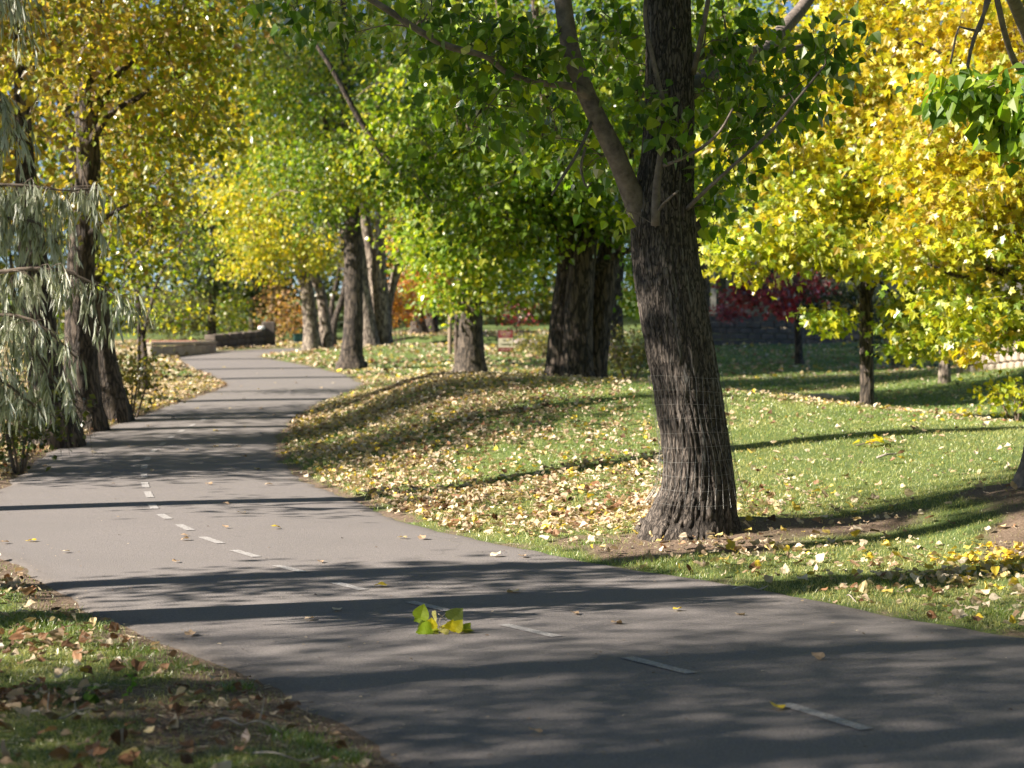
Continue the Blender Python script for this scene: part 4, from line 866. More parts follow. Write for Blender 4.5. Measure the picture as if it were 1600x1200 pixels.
for a in arcs:
    q = limb(root, a, SYD, name='branch', mat=M_TWIG, sides=6); c = catmull(np.array([[*P(p[0], p[1], SYD + (p[3] if len(p) > 3 else 0))] for p in a]), 60)
    for s_ in c[20:]:
        for _ in range(rng.integers(1, 4)):
            L = rng.uniform(.12, .36)
            d0 = unit(np.array([rng.normal(.1, .8), rng.normal(0, .8), rng.uniform(-1.2, .3)])); p1 = s_ + d0 * L * .45; p2 = p1 + unit(np.array([d0[0] * .3, d0[1] * .3, -1.0])) * L * .55
            v, f = tube([[*s_, .0022], [*p1, .0016], [*p2, .0008]], 3, 6); G.add(v, f)
            tw = catmull([s_, p1, p2], 14); k = rng.integers(8, 15); u = rng.integers(1, 14, k); Lp.append(tw[u]); Lt.append(np.repeat(unit(p2 - s_)[None], k, 0))
C = np.vstack(Lp); TDn = np.vstack(Lt); pxx = 800 + C[:, 0] / C[:, 1] * F; kk = C[:, 2] > np.interp(pxx, [0, 130, 135, 200, 230], [P(0, 640, SYD)[2], P(0, 625, SYD)[2], P(0, 520, SYD)[2], P(0, 510, SYD)[2], P(0, 480, SYD)[2]]) + rng.normal(0, .04, len(C))
C = C[kk]; TDn = TDn[kk]; n = len(C)
V, fs, ow = leaf_geo(C, TDn * .5 + rng.normal(size=(n, 3)) * .27 + [0, 0, -1.1], rng.normal(size=(n, 3)) + [0, -.6, 0], rng.uniform(.06, .115, n), T_LANCE)
col = palette(n, SILVER, 1.6, 1.0); nt_ = sum(len(f) for f in G.order)
mesh('crown', np.vstack(G.V + [V]), G.order + [f + G.n for f in fs], [M_SILVER, M_TWIG], root, col=np.vstack([np.full((nt_, 3), .1), col[ow]]), midx=np.concatenate([np.full(nt_, 1), np.zeros(len(ow), int)]))

# ------------------------------------------------------------------ trees left of the frame: they cast the shade that crosses the path
def shade_tree(label, x, y, h, r, lobes, tall_r=.22, lsz=.13, sg=.45):
    root = thing('cottonwood_tree', label, 'tree', (x, y, Hs(x, y)), 'trees out of frame')
    pts = [[x, y, -.3, tall_r * 1.3], [x, y, .6, tall_r], [x + .1, y, h * .4, tall_r * .85], [x, y + .1, h * .75, tall_r * .55], [x + .1, y, h, .05]]
    v, f = tube(pts, 16, 40, disp=knobby(.1, x, .2)); mesh('trunk', v, f, M_BARK, root, smooth=True); s = catmull(np.array(pts)[:, :3], 24)[6:]
    CC = []; 
    lb = []
    for (cx, cy, cz, rx, ry, rz, nc, nl) in lobes:
        # crown() takes picture coordinates: convert
        d = cy; px = 800 + cx * F / 10; lb.append((cx, cy, cz, rx, ry, rz, nc, nl))
    cc = np.vstack([in_lobe(l[6], np.array(l[:3]), l[3], l[4], l[5]) for l in lb]); G = Geo(); nodes = [p for p in s]
    for i in np.argsort(np.min(np.linalg.norm(cc[:, None] - s[None], axis=2), axis=1)):
        A = np.array(nodes); d = np.linalg.norm(A - cc[i], axis=1) + 1.2 * np.maximum(A[:, 2] - cc[i][2], 0); a = A[int(np.argmin(d))]; mdl = (a + cc[i]) / 2 + rng.normal(0, .15, 3)
        v, f = tube([[*a, .035], [*mdl, .025], [*cc[i], .01]], 4, 5); G.add(v, f); nodes += [mdl, cc[i]]
    own = np.repeat(np.arange(len(cc)), np.concatenate([np.full(l[6], l[7]) for l in lb])); n = len(own); C = cc[own] + rng.normal(size=(n, 3)) * [sg, sg, sg * .7]
    V, fs, ow = leaf_geo(C, rng.normal(size=(n, 3)) + [0, 0, -1], rng.normal(size=(n, 3)), lsz * rng.uniform(.7, 1.3, n), T_POP); col = palette(n, GOLDG, 1.5, 1.2)
    nt_ = sum(len(f) for f in G.order)
    mesh('crown', np.vstack(G.V + [V]), G.order + [f + G.n for f in fs], [M_LEAF, M_TWIG], root, col=np.vstack([np.full((nt_, 3), .1), col[ow]]), midx=np.concatenate([np.full(nt_, 1), np.zeros(len(ow), int)]))
ST = 'cottonwood on the left bank beside the camera shading the path'
shade_tree(ST, -10.5, 2.6, 12, 3, [(-10.5, 2.9, 7.2, 3.4, 2.9, 3.0, 150, 130)], .25, .066, .85)
shade_tree(ST, -17.5, 1.2, 17, 3, [(-17.5, 1.6, 11.6, 3.2, 2.6, 3.0, 70, 80)], .25, .07, .8)
shade_tree(ST, -14, 4.2, 14, 3, [(-14, 3.8, 9.6, 3.0, 2.6, 2.8, 80, 110)], .25, .066, .8)
shade_tree(ST, -8.6, 8.1, 15, 3, [(-8.8, 8.6, 13.2, 1.8, 1.3, 2.2, 40, 60)], .25)
shade_tree(ST, -9.5, 9.35, 13, 3, [(-9.5, 10.3, 10.2, 1.9, 1.2, 2.7, 110, 44), (-9.2, 9.0, 5.5, 1.1, .30, 1.2, 24, 40)], .18, .11, .4)
shade_tree(ST, -8.2, 15.0, 16, 3, [(-8.2, 15.0, 14.0, 1.9, 1.8, 2.0, 30, 60), (-8.2, 14.2, 4.2, 1.0, .4, 1.0, 9, 34)], .22, .09)
shade_tree(ST, -10.5, 18.6, 11, 3, [(-10.5, 18.9, 5.2, 2.8, 1.9, 2.7, 100, 80)], .25, .12, .6)
shade_tree(ST, -12.5, 22.5, 12, 3, [(-12.5, 22.8, 6.4, 2.8, 2.0, 3.2, 110, 64)], .25, .12, .6)
shade_tree(ST, -13.5, 28.0, 12, 3, [(-13.5, 28.0, 6.2, 2.6, 2.2, 3.0, 70, 44)], .25, .12, .6)
shade_tree('tall cottonwood added out of frame to shade the swale', -11.8, 32.5, 16, 3, [(-11.8, 32.8, 11.6, 2.4, 3.8, 3.2, 150, 110)], .3, .14)  # from here: unseen trees added so their shadows darken the right background
shade_tree('tall cottonwood added out of frame to shade the back lawn', -18, 45, 21, 3, [(-18, 46, 17.2, 3.0, 5.6, 3.2, 190, 110)], .3, .15)
shade_tree('cottonwood added out of frame to shade the lawn behind the swale', -14.8, 40.5, 18, 3, [(-14.8, 40.5, 15.6, 2.6, 2.4, 2.4, 110, 80)], .3, .14)
shade_tree('cottonwood added out of frame to shade the farthest lawn', -20, 51.5, 23, 3, [(-20, 52, 18.6, 3.0, 4.0, 3.2, 150, 90)], .3, .15)
shade_tree('very tall cottonwood added out of frame to shade the block wall', -22, 58, 25, 3, [(-22, 57.5, 21.2, 3.2, 6.0, 3.6, 200, 120)], .3, .16)
shade_tree('huge cottonwood added out of frame to shade the apartment building', -24, 67, 29, 3, [(-24, 68, 24.2, 3.4, 5.0, 4.2, 180, 120)], .3, .16)
for x_, y_, z_ in ((6, -7, 6), (12, -1, 7), (-2, -15, 7), (13, 8, 7), (-9, -10, 6), (15, 15, 8), (5, -18, 8), (-20, -4, 8), (20, 4, 9), (-16, -18, 8), (9, -12, 14), (13, 2, 15), (1, -9, 14), (18, 12, 14), (25, 20, 12), (28, -4, 13), (16, 24, 9)):  # unseen trees added as sky occluders to deepen the shade
    shade_tree('tree added around the camera out of frame to block sky light', x_, y_, z_ + 4, 3, [(x_, y_, z_, 5.2, 5.2, 4.6, 120, 46)], .28, .32)

# ------------------------------------------------------------------ walls and far structures
M_CONC = plain_mat('pale_concrete', (.30, .24, .19), (.52, .45, .37), 2.5, .9, .4)
M_STONE = plain_mat('dark_stone', (.055, .042, .036), (.17, .135, .11), 3.0, .9, .6)
M_BLOCK = plain_mat('block_masonry', (.09, .08, .072), (.16, .145, .13), 7.0, .95, .8)
def pts_box(G, p, q, z0_, z1_, thick, bev=.02):
    d = np.array(q[:2]) - np.array(p[:2]); L = np.linalg.norm(d); G.box([(p[0] + q[0]) / 2, (p[1] + q[1]) / 2, (z0_ + z1_) / 2], (L / 2, thick / 2, (z1_ - z0_) / 2), math.atan2(d[1], d[0]), bev)
a = P(228, 572, 56.0); b_ = P(330, 556, 61.5)
g = Geo(); za = Hs(a[0], a[1]) - .1
w1 = thing('concrete_wall', 'low pale concrete wall with a broken rendered face where the path bends', 'wall', ((a[0] + b_[0]) / 2, (a[1] + b_[1]) / 2, za))
k_ = 6
for i_ in range(k_):
    p0 = a + (b_ - a) * i_ / k_; p1 = a + (b_ - a) * (i_ + 1) / k_; pts_box(g, p0, p1, za, P(0, 541 - i_ * .4, 58.5)[2] + rng.uniform(-.03, .03), .38 + .004 * (i_ % 2), .03)
g.build('wall_body', M_CONC, w1)
g = Geo(); pts_box(g, a + (b_ - a) * .0, b_, P(0, 540, 58.5)[2] + .03, P(0, 540, 58.5)[2] + .12, .46, .03); g.build('coping', M_CONC, w1)
a = P(328, 556, 63.5); b_ = P(412, 548, 68.0); g = Geo(); za = Hs(a[0], a[1]) - .1
w2 = thing('stone_wall', 'dark brown stone wall running behind the path to a square end block', 'wall', ((a[0] + b_[0]) / 2, (a[1] + b_[1]) / 2, za))
for c_ in range(3):
    x_ = 0.0
    while x_ < 1:
        l_ = rng.uniform(.10, .17); e_ = min(1, x_ + l_ - .006); p0 = a + (b_ - a) * x_; p1 = a + (b_ - a) * e_; base_ = za + (b_[1] * 0) + .15 * x_
        pts_box(g, p0, p1, base_ + c_ * .20, base_ + c_ * .20 + .195, .42 + rng.uniform(-.04, .04), .025); x_ += l_
g.build('wall_body', M_STONE, w2)
g = Geo(); g.box([b_[0] + .2, b_[1] - .1, za + .53], (.24, .3, .53), .1, .04); g.build('end_block', M_STONE, w2)
tp = P(400, 524, 67.0)
g = Geo()
v, f = tube([[tp[0] + .12, 67.6, za + .76, .02], [tp[0] + .12, 67.6, za + .78, .13], [tp[0] + .12, 67.6, za + .86, .13], [tp[0] + .12, 67.6, za + .89, .09], [tp[0] + .12, 67.6, za + .90, .01]], 12, 16); g.add(v, f)
M_WHITE = plain_mat('white_plastic', (.62, .62, .60), (.75, .75, .73), 5, .5, .05)
tag(g.build('white_bundle', M_WHITE, loc=[tp[0], 67.6, za + .7]), 'small white bundle sitting on the dark stone wall by its end block', 'bundle')
# red topped bench behind the concrete wall
q = P(262, 533, 66); bn = thing('bench', 'bench with a faded red plank seat behind the pale concrete wall', 'bench', (q[0], 66, Hs(q[0], 66)))
M_REDW = plain_mat('faded_red_wood', (.45, .17, .13), (.60, .33, .27), 6, .7)
zt = P(0, 533, 66)[2]
g = Geo()
for s_ in (-.14, 0, .14): g.box([q[0], 66 + s_, zt], (1.05, .06, .025), .08, .008)
g.build('seat', M_REDW, bn)
for s_ in (-.8, .8):
    g = Geo(); g.box([q[0] + s_, 66, (zt + Hs(q[0], 66)) / 2 - .03], (.05, .2, (zt - Hs(q[0], 66)) / 2), .08, .01); g.build('leg', M_STONE, bn)
# small green utility box
q = hit(471, 533); g = Geo(); zz = Hs(q[0], 72.0)
q = P(471, 530, 72.0); M_TEAL = plain_mat('green_metal', (.04, .12, .11), (.07, .19, .17), 8, .5, .05)
ub = thing('utility_box', 'low teal green utility box on the grass left of the pale stems', 'box', (q[0], 72, zz))
g.box([q[0], 72, zz + .16], (.28, .22, .17), .2, .02); g.build('housing', M_TEAL, ub)
g = Geo(); g.box([q[0], 72, zz + .355], (.31, .25, .025), .2, .01); g.build('lid', M_TEAL, ub)

# two wooden posts
M_POST_L = plain_mat('weathered_wood', (.18, .13, .09), (.30, .23, .17), 9, .85)
M_POST_D = plain_mat('dark_wood', (.07, .05, .038), (.15, .11, .085), 9, .85)
for px, pb, pt, Yp, mt, lab in ((703, 540, 494, 52.0, M_POST_L, 'sunlit weathered wooden post, thinner one beside the dark post'), (713, 552, 488, 49.0, M_POST_D, 'dark wooden post between the sunlit post and the straight trunk')):
    q = P(px, pb, Yp); gz = Hs(q[0], Yp); top = P(px, pt, Yp)[2]; ps = thing('wooden_post', lab, 'post', (q[0], Yp, gz), 'wooden posts on the lawn')
    v, f = tube([[q[0], Yp, gz - .2, .062], [q[0], Yp, (gz + top) / 2, .06], [q[0] + .01, Yp, top, .058]], 12, 8, cap=True); mesh('shaft', v, f, mt, ps, smooth=True)
    v, f = tube([[q[0] + .01, Yp, top - .002, .066], [q[0] + .01, Yp, top + .03, .06], [q[0] + .01, Yp, top + .05, .02]], 12, 6, cap=True); mesh('cap', v, f, mt, ps, smooth=True)

# yard sign
YS = 53.0; q = P(790, 552, YS); gz = Hs(q[0], YS); sg = thing('yard_sign', 'maroon and cream yard sign on a wire frame reading Now Leasing', 'sign', (q[0], YS, gz))
M_MAR = plain_mat('maroon_print', (.15, .018, .025), (.18, .024, .03), 4, .5, .02); M_CRM = plain_mat('cream_print', (.50, .46, .34), (.56, .51, .38), 4, .5, .02)
M_INK = plain_mat('dark_green_ink', (.035, .05, .03), (.05, .065, .04), 4, .5, .02); M_PINK = plain_mat('pale_ink', (.50, .36, .30), (.56, .42, .35), 4, .5, .02)
zt, zb_ = P(0, 516.5, YS)[2], P(0, 549.5, YS)[2]; hw = 11.3 * YS / F; zl = max(zb_, gz + .03); hh = zt - zl
def panel(name, z0_, z1_, mt):
    g = Geo(); g.box([q[0], YS, (z0_ + z1_) / 2], (hw, .006, (z1_ - z0_) / 2), 0.0, 0); g.build(name, mt, sg)
panel('top_panel', zt - hh * .36, zt, M_MAR); panel('middle_panel', zt - hh * .80, zt - hh * .36, M_CRM); panel('bottom_panel', zl, zt - hh * .80, M_MAR)
g = Geo()
for s_ in (-1, 1): v, f = tube([[q[0] + s_ * (hw + .012), YS, gz - .1, .007], [q[0] + s_ * (hw + .012), YS, zt + .02, .007]], 6, 4, cap=True); g.add(v, f)
v, f = tube([[q[0] - hw - .012, YS, zt + .02, .007], [q[0] + hw + .012, YS, zt + .02, .007]], 6, 4, cap=True); g.add(v, f)
g.build('frame', plain_mat('dark_metal', (.03, .03, .03), (.06, .06, .06), 5, .5, .02), sg)
def text(body, zc, size, mt, width=None, shear=0.0):
    cu = bpy.data.curves.new('lettering', 'FONT'); cu.body = body; cu.size = size; cu.align_x = 'CENTER'; cu.align_y = 'CENTER'; cu.extrude = .001; cu.shear = shear
    tmp = bpy.data.objects.new('tmp', cu); scene.collection.objects.link(tmp); bpy.context.view_layer.update()
    me = bpy.data.meshes.new_from_object(tmp.evaluated_get(bpy.context.evaluated_depsgraph_get())); bpy.data.objects.remove(tmp)
    co = np.zeros(len(me.vertices) * 3); me.vertices.foreach_get('co', co); co = co.reshape(-1, 3)
    if width: co[:, 0] *= width / max(np.ptp(co[:, 0]), .01)
    new = np.stack([co[:, 0], -.0085 - co[:, 2] + YS - YS, co[:, 1]], 1) + [0, 0, zc - gz]
    me.vertices.foreach_set('co', new.astype(np.float32).ravel()); me.materials.clear(); me.materials.append(mt); me.update()
    o = bpy.data.objects.new('lettering', me); scene.collection.objects.link(o); o.parent = sg
text('Clearwater', zt - hh * .09, hh * .15, M_PINK, hw * 1.65); text('APARTMENT', zt - hh * .20, hh * .09, M_PINK, hw * 1.4); text('HOMES', zt - hh * .29, hh * .08, M_PINK, hw * .9)
text('Now', zt - hh * .47, hh * .17, M_INK, hw * .85, .3); text('Leasing', zt - hh * .64, hh * .2, M_INK, hw * 1.5, .3)
text('LEASE NOW', zt - hh * .90, hh * .10, M_PINK, hw * 1.5)

# boulders behind the sign
M_BOULD = plain_mat('boulder_stone', (.12, .095, .08), (.27, .22, .19), 2.5, .9, .7)
def rock(name, label, c, r, group, cat='rock', mat=None, parent=None):
    n1_, n2_ = 12, 18; ph = np.linspace(.02, math.pi - .02, n1_); th = np.linspace(0, 2 * math.pi, n2_, endpoint=False); PHI, THT = np.meshgrid(ph, th, indexing='ij')
    d = np.stack([np.sin(PHI) * np.cos(THT), np.sin(PHI) * np.sin(THT), np.cos(PHI)], -1); s_ = rng.random() * 50
    d = np.sign(d) * np.abs(d) ** .8; k = 1 + .45 * (fbm(d[..., 0] * 1.4 + s_, d[..., 1] * 1.4, d[..., 2] * 1.4 + 5, 3) - .5)
    V_ = (d * k[..., None] * np.array(r)).reshape(-1, 3) + c
    i = np.arange(n1_ - 1)[:, None] * n2_; j = np.arange(n2_)[None]; f = np.stack([i + j, i + n2_ + j, i + n2_ + (j + 1) % n2_, i + (j + 1) % n2_], -1).reshape(-1, 4)
    o = mesh(name, V_, [f, np.arange(n2_)[None], (np.arange(n2_) + (n1_ - 1) * n2_)[None, ::-1]], mat or M_BOULD, loc=c, smooth=True); return tag(o, label, cat, group)
for px, py, wpx, hpx, lab in ((815, 508, 13, 13, 'dark boulder with a pointed top behind the yard sign'), (838, 509, 14, 12, 'flat topped boulder next to the pointed boulder')):
    Yb = 66.0; c = P(px, py, Yb); gz_ = Hs(c[0], Yb); rock('boulder', lab, [c[0], Yb, gz_ + hpx * Yb / F * .45], (wpx * Yb / F, .35, hpx * Yb / F * .8), 'boulders behind the yard sign', 'boulder')
# river stones bordering the swale
ns = 30
for i_ in range(ns):
    px = 948 + i_ * 12.6 + rng.uniform(-3, 3)
    if 985 < px < 1140: px = 1140 + (px - 985) * 1.1
    py = 604 + (px - 1140) * .085 if px > 1100 else 600
    Yr = 31.5 - (px - 1140) * .004; c = P(px, py, Yr); gz_ = Hs(c[0], Yr); r_ = rng.uniform(.05, .10)
    rock('river_stone', 'rounded pale river stone in the row edging the swale behind the leaning trunk', [c[0], Yr + rng.uniform(-.25, .25), max(gz_, 0) + r_ * .4], (r_ * rng.uniform(1, 1.5), r_, r_ * .75), 'river stones edging the swale', 'stone', M_CONC)

# block retaining wall, building and hedge behind it
a = P(1085, 532, 66.0); b_ = P(1320, 530, 66.0); gz_ = Hs((a[0] + b_[0]) / 2, 66.0) - .1
bw = thing('block_wall', 'shaded concrete block retaining wall below the dark red foliage', 'wall', ((a[0] + b_[0]) / 2, 66.0, gz_))
g = Geo(); ch = .21
for c_ in range(6):
    x_ = a[0] - .3 * (c_ % 2)
    while x_ < b_[0] + .4:
        g.box([x_ + .235, 66 + c_ * .02, gz_ + ch * (c_ + .5)], (.228, .15, ch / 2 - .006), rng.normal(0, .01), .022); x_ += .47
g.build('block_courses', M_BLOCK, bw)
g = Geo(); g.box([(a[0] + b_[0]) / 2, 66.12, gz_ + ch * 6 + .04], ((b_[0] - a[0]) / 2 + .3, .22, .035), 0, .01); g.build('coping', M_BLOCK, bw)
M_WALLB = plain_mat('beige_stucco', (.20, .18, .155), (.25, .225, .195), 3, .9, .2); M_TRIM = plain_mat('pale_trim', (.30, .28, .24), (.38, .35, .30), 3, .7, .1); M_ROOF = plain_mat('roof_shingle', (.06, .055, .05), (.11, .10, .09), 12, .9, .5)
M_GLASS = plain_mat('window_glass', (.02, .025, .03), (.035, .04, .045), 1, .12, 0)
YB = 76.0; q = P(1200, 500, YB); bd = thing('apartment_building', 'grey beige apartment building half hidden behind the yellow maple', 'building', (q[0] + 2, YB + 3, gz_ + 1))
x0, x1 = P(1085, 0, YB)[0], P(1085, 0, YB)[0] + 14.0; zb0 = gz_ + .9; zt0 = zb0 + 5.6
g = Geo(); g.box([(x0 + x1) / 2, YB + 3.2, (zb0 + zt0) / 2], ((x1 - x0) / 2, 3.2, (zt0 - zb0) / 2)); g.build('wall', M_WALLB, bd)
g = Geo(); g.box([(x0 + x1) / 2, YB + 3.0, zt0 + .12], ((x1 - x0) / 2 + .5, 3.8, .12), 0, .03)
zr = zt0 + .24; g.add([[x0 - .5, YB - .8, zr], [x1 + .5, YB - .8, zr], [x1 + .5, YB + 7, zr], [x0 - .5, YB + 7, zr], [x0 - .5, YB + 3, zr + 1.8], [x1 + .5, YB + 3, zr + 1.8]], [np.array([[0, 1, 5, 4], [2, 3, 4, 5]]), np.array([[1, 2, 5], [3, 0, 4]])]); g.build('roof', M_ROOF, bd)
g = Geo(); g.box([x0 + 3.2, YB - .6, P(0, 418, YB)[2] + .15], (3.9, .62, .15), 0, .02); g.build('porch_roof', M_ROOF, bd)
for xx in (P(1101, 0, YB)[0], P(1112, 0, YB)[0], P(1290, 0, YB)[0]):
    g = Geo(); g.box([xx, YB - .95, (zb0 + P(0, 420, YB)[2]) / 2], (.11, .11, (P(0, 420, YB)[2] - zb0) / 2), 0, .01); g.build('pillar', M_TRIM, bd)
for xx, zz_, ww, hh_ in ((P(1120, 0, YB)[0], P(0, 458, YB)[2], .42, .75), (P(1185, 0, YB)[0], P(0, 445, YB)[2], .7, .7), (P(1150, 0, YB)[0], P(0, 350, YB)[2], .6, .75), (P(1300, 0, YB)[0], P(0, 350, YB)[2], .8, .75), (P(1330, 0, YB)[0], P(0, 450, YB)[2], .8, .7)):
    wn = None; g = Geo()
    for s_ in (-1, 1): g.box([xx + s_ * (ww + .04), YB - .04, zz_], (.045, .045, hh_ + .09)); g.box([xx, YB - .038, zz_ + s_ * (hh_ + .045)], (ww - .004, .043, .043))
    wn = g.build('window', M_TRIM, bd)
    g = Geo(); g.box([xx, YB - .012, zz_], (ww - .006, .01, hh_ - .004))
    o = g.build('pane', M_GLASS, bd); o.parent = wn

# stone retaining wall above the right-hand slope
a = P(1500, 588, 37.0); b_ = P(1625, 570, 35.5); gz_ = min(Hs(a[0], a[1]), Hs(b_[0], b_[1])) - .1
rw = thing('retaining_wall', 'rough stone retaining wall on top of the sunny bank, stepping up under yellow leaves', 'wall', (a[0], a[1], gz_))
g = Geo(); L_ = 12
for c_ in range(5):
    for i_ in range(L_):
        if c_ >= 2 + i_ * .45: continue
        u0 = (i_ + .5 * (c_ % 2)) / L_; u1 = u0 + .93 / L_; p0 = a + (b_ - a) * u0; p1 = a + (b_ - a) * u1; zs = Hs(p0[0], p0[1]) - .06
        pts_box(g, p0, p1, zs + c_ * .19, zs + c_ * .19 + .182, .3 + rng.uniform(-.05, .05), .03)
g.build('block_courses', M_CONC, rw)
# thin pole at the frame edge

# ------------------------------------------------------------------ detailed leaves, sprig on the path
_o = [(0, 0), (.18, -.07), (.37, -.03), (.48, .12), (.49, .30), (.42, .50), (.29, .69), (.12, .86), (0, 1.0)]
def leaf_detail(name, c, tip, nor, size, colr, mat, parent, fold=.18, curl=.12, wid=1.0, teeth=.012, droop=0.0):
    tip = unit(np.array(tip, float)); side = unit(np.cross(tip, np.array(nor, float))); n_ = np.cross(side, tip)
    oo = np.array(_o); ts = np.linspace(0, 8, 25); ox = np.interp(ts, range(9), oo[:, 0]); oy = np.interp(ts, range(9), oo[:, 1]); ox = ox + np.where(np.arange(25) % 2 == 1, teeth, -teeth) * (ox > .02)
    Vv = []; rows = []
    mid = []
    for k in range(25): mid.append((0, oy[k] if k else 0))
    Vl = []
    for s_ in (-1, 1):
        for k in range(25):
            for u in (0, .5, 1):
                x = s_ * ox[k] * u * wid; y = max(oy[k], 0) * (1 - u) + oy[k] * u; z = fold * abs(x) - curl * y * y + droop * math.sin(y * 5) * abs(x) + .03 * math.sin(7 * y + 3 * x); Vl.append([x, y, z])
    T = np.array(Vl); V_ = np.array(c) + size * (T[:, :1] * side + T[:, 1:2] * tip + T[:, 2:] * n_); fs = []
    for h_ in (0, 1):
        for k in range(24):
            for u in (0, 1): i0 = h_ * 75 + k * 3 + u; q = [i0, i0 + 1, i0 + 4, i0 + 3]; fs.append(q if h_ else q[::-1])
    fs = np.array(fs); cc = np.array(colr) * rng.uniform(.88, 1.1, (len(fs), 1))
    return mesh(name, V_, [fs], mat, parent, col=cc, smooth=True)
Y0 = base_hit(690, 992)[1]; c0 = P(690, 992, Y0)
sp = thing('leafy_sprig', 'broken poplar sprig with lime and yellow leaves lying on the path', 'sprig', (c0[0], Y0, path_z(c0[0], Y0)))
def spq(px, py, dy=0.0): return P(px, py, Y0 + dy)
for pts in ([(677.5, 998, -.06, .005), (683, 988, -.02, .0042), (690, 982, 0, .004), (697, 978, 0, .0035), (698.7, 974, 0, .003), (694, 966, .01, .0025), (684.7, 959, .02, .0022)], [(697, 978, 0, .003), (690, 979.5, .02, .0025), (686.5, 972, .02, .002), (690, 964, .02, .0018), (698.7, 957, .02, .0015)],
            [(697, 978, 0, .0025), (706, 977, -.02, .002), (716, 980, -.02, .0018)], [(692, 980, 0, .002), (683, 979, -.02, .0018), (674, 982.5, -.03, .0015)]):
    Qs = [[*spq(p[0], p[1], p[2]), p[3]] for p in pts]; v, f = tube(Qs, 8, 24, cap=True); mesh('stem', v, f, M_TWIG_PALE, sp, smooth=True)
LG = (.24, .32, .02); LY = (.62, .54, .02); LD = (.13, .20, .03); LPale = (.62, .58, .22); GG = (.20, .25, .09)
for (px, py, dy, s, tx, tz, ny, nx, c_, wd) in [(657, 966, .03, 24, .25, 1, -1, -.2, LG, 1), (664, 961, .05, 20, -1, -.55, -1, .3, (.19, .27, .02), 1), (673, 981, -.04, 16, .1, 1, -1, 0, LY, 1.15), (678, 955, .0, 18, .15, -1, -1, -.8, LPale, .42), (704, 969, .03, 28, .75, .75, -1, .3, GG, .95),
    (674, 982, -.05, 25, -1, -.35, -.8, -.2, (.26, .38, .02), .9), (662, 990, .05, 17, .0, 1, -1, .2, (.17, .22, .08), 1), (702, 984, -.03, 17, .35, .9, -1, .2, LY, 1), (711, 984, -.04, 20, .55, .8, -1, -.3, (.55, .50, .02), .9), (724, 986, .0, 18, .6, .7, -1, .2, (.16, .22, .02), .8), (709, 985, .0, 18, .9, .15, -.6, 0, (.5, .42, .02), .8),
    (689, 988, .0, 17, .6, .5, -.7, .4, LPale, .7), (700, 990, -.06, 16, -.8, .3, -.5, 0, LPale, .8), (684, 992, -.03, 22, -.8, -.05, -.25, 0, (.3, .34, .03), .9), (722, 990, -.02, 20, 1, -.02, -.2, 0, (.25, .27, .02), .9), (715, 962, .03, 10, .1, 1, -1, .5, (.4, .46, .03), .5)]:
    c = spq(px, py, dy); gz_ = path_z(c[0], c[1]) + .006; c[2] = max(c[2], gz_)
    tipv = np.array([tx, rng.uniform(-.25, .25), tz]); s_ = s * Y0 / F * 1.02
    if c[2] + unit(tipv)[2] * s_ < gz_ + .002: tipv = unit(tipv); tipv[2] = (gz_ + .004 - c[2]) / s_
    leaf_detail('leaf', c, tipv, (nx, ny, .25 if abs(ny) > .5 else 1.0), s_, c_, M_LEAF, sp, fold=rng.uniform(.05, .25), curl=rng.uniform(0, .12), wid=wd * 1.15)

# ------------------------------------------------------------------ single fallen leaves on the path
protos = []
for k_ in range(6):
    cpal = DRY[2 + k_ % 5]
    o = leaf_detail('fallen_leaf', (0, 0, 0), (1, 0, 0), (0, 0, 1), .075, cpal, M_LITTER, None, fold=rng.uniform(.03, .28), curl=rng.uniform(-.22, .12), wid=rng.uniform(.6, 1.0), droop=.2); protos.append(o)
FL = [(297, 998), (480, 974), (527, 957), (806, 931), (587, 921), (272, 883), (436, 829), (375, 805), (283, 841), (355, 829), (107, 866), (55, 849), (11, 851), (1060, 957), (1284, 1037), (1155, 965), (895, 963), (1213, 1111), (845, 1153), (960, 980), (285, 848), (500, 882), (770, 873), (815, 872), (634, 845), (660, 846),
      (240, 737), (147, 710), (38, 741), (75, 731), (155, 665), (230, 668), (335, 675), (380, 668), (412, 682), (370, 700), (300, 728), (330, 760), (400, 735), (415, 760), (350, 790), (180, 760), (200, 700), (305, 650), (345, 617), (410, 640), (380, 625), (455, 612), (430, 600), (500, 607), (480, 590), (400, 585), (350, 575), (440, 578), (520, 600), (375, 605), (310, 640), (430, 650), (270, 655), (395, 655), (380, 715), (290, 705), (340, 700), (360, 640), (405, 610), (460, 600)]
for k_, (px, py) in enumerate(FL):
    x, y = base_hit(px, py)
    o = protos[k_] if k_ < len(protos) else protos[rng.integers(0, 6)].copy()
    if k_ >= len(protos): scene.collection.objects.link(o)
    o.location = (x, y, path_z(x, y) + .012); o.rotation_euler = (rng.normal(0, .12), rng.normal(0, .12), rng.random() * 6.28); s_ = rng.uniform(.75, 1.25); o.scale = (s_, s_, s_)
    tag(o, 'small dry leaf lying flat and alone on the grey asphalt', 'leaf', 'single fallen leaves on the path')

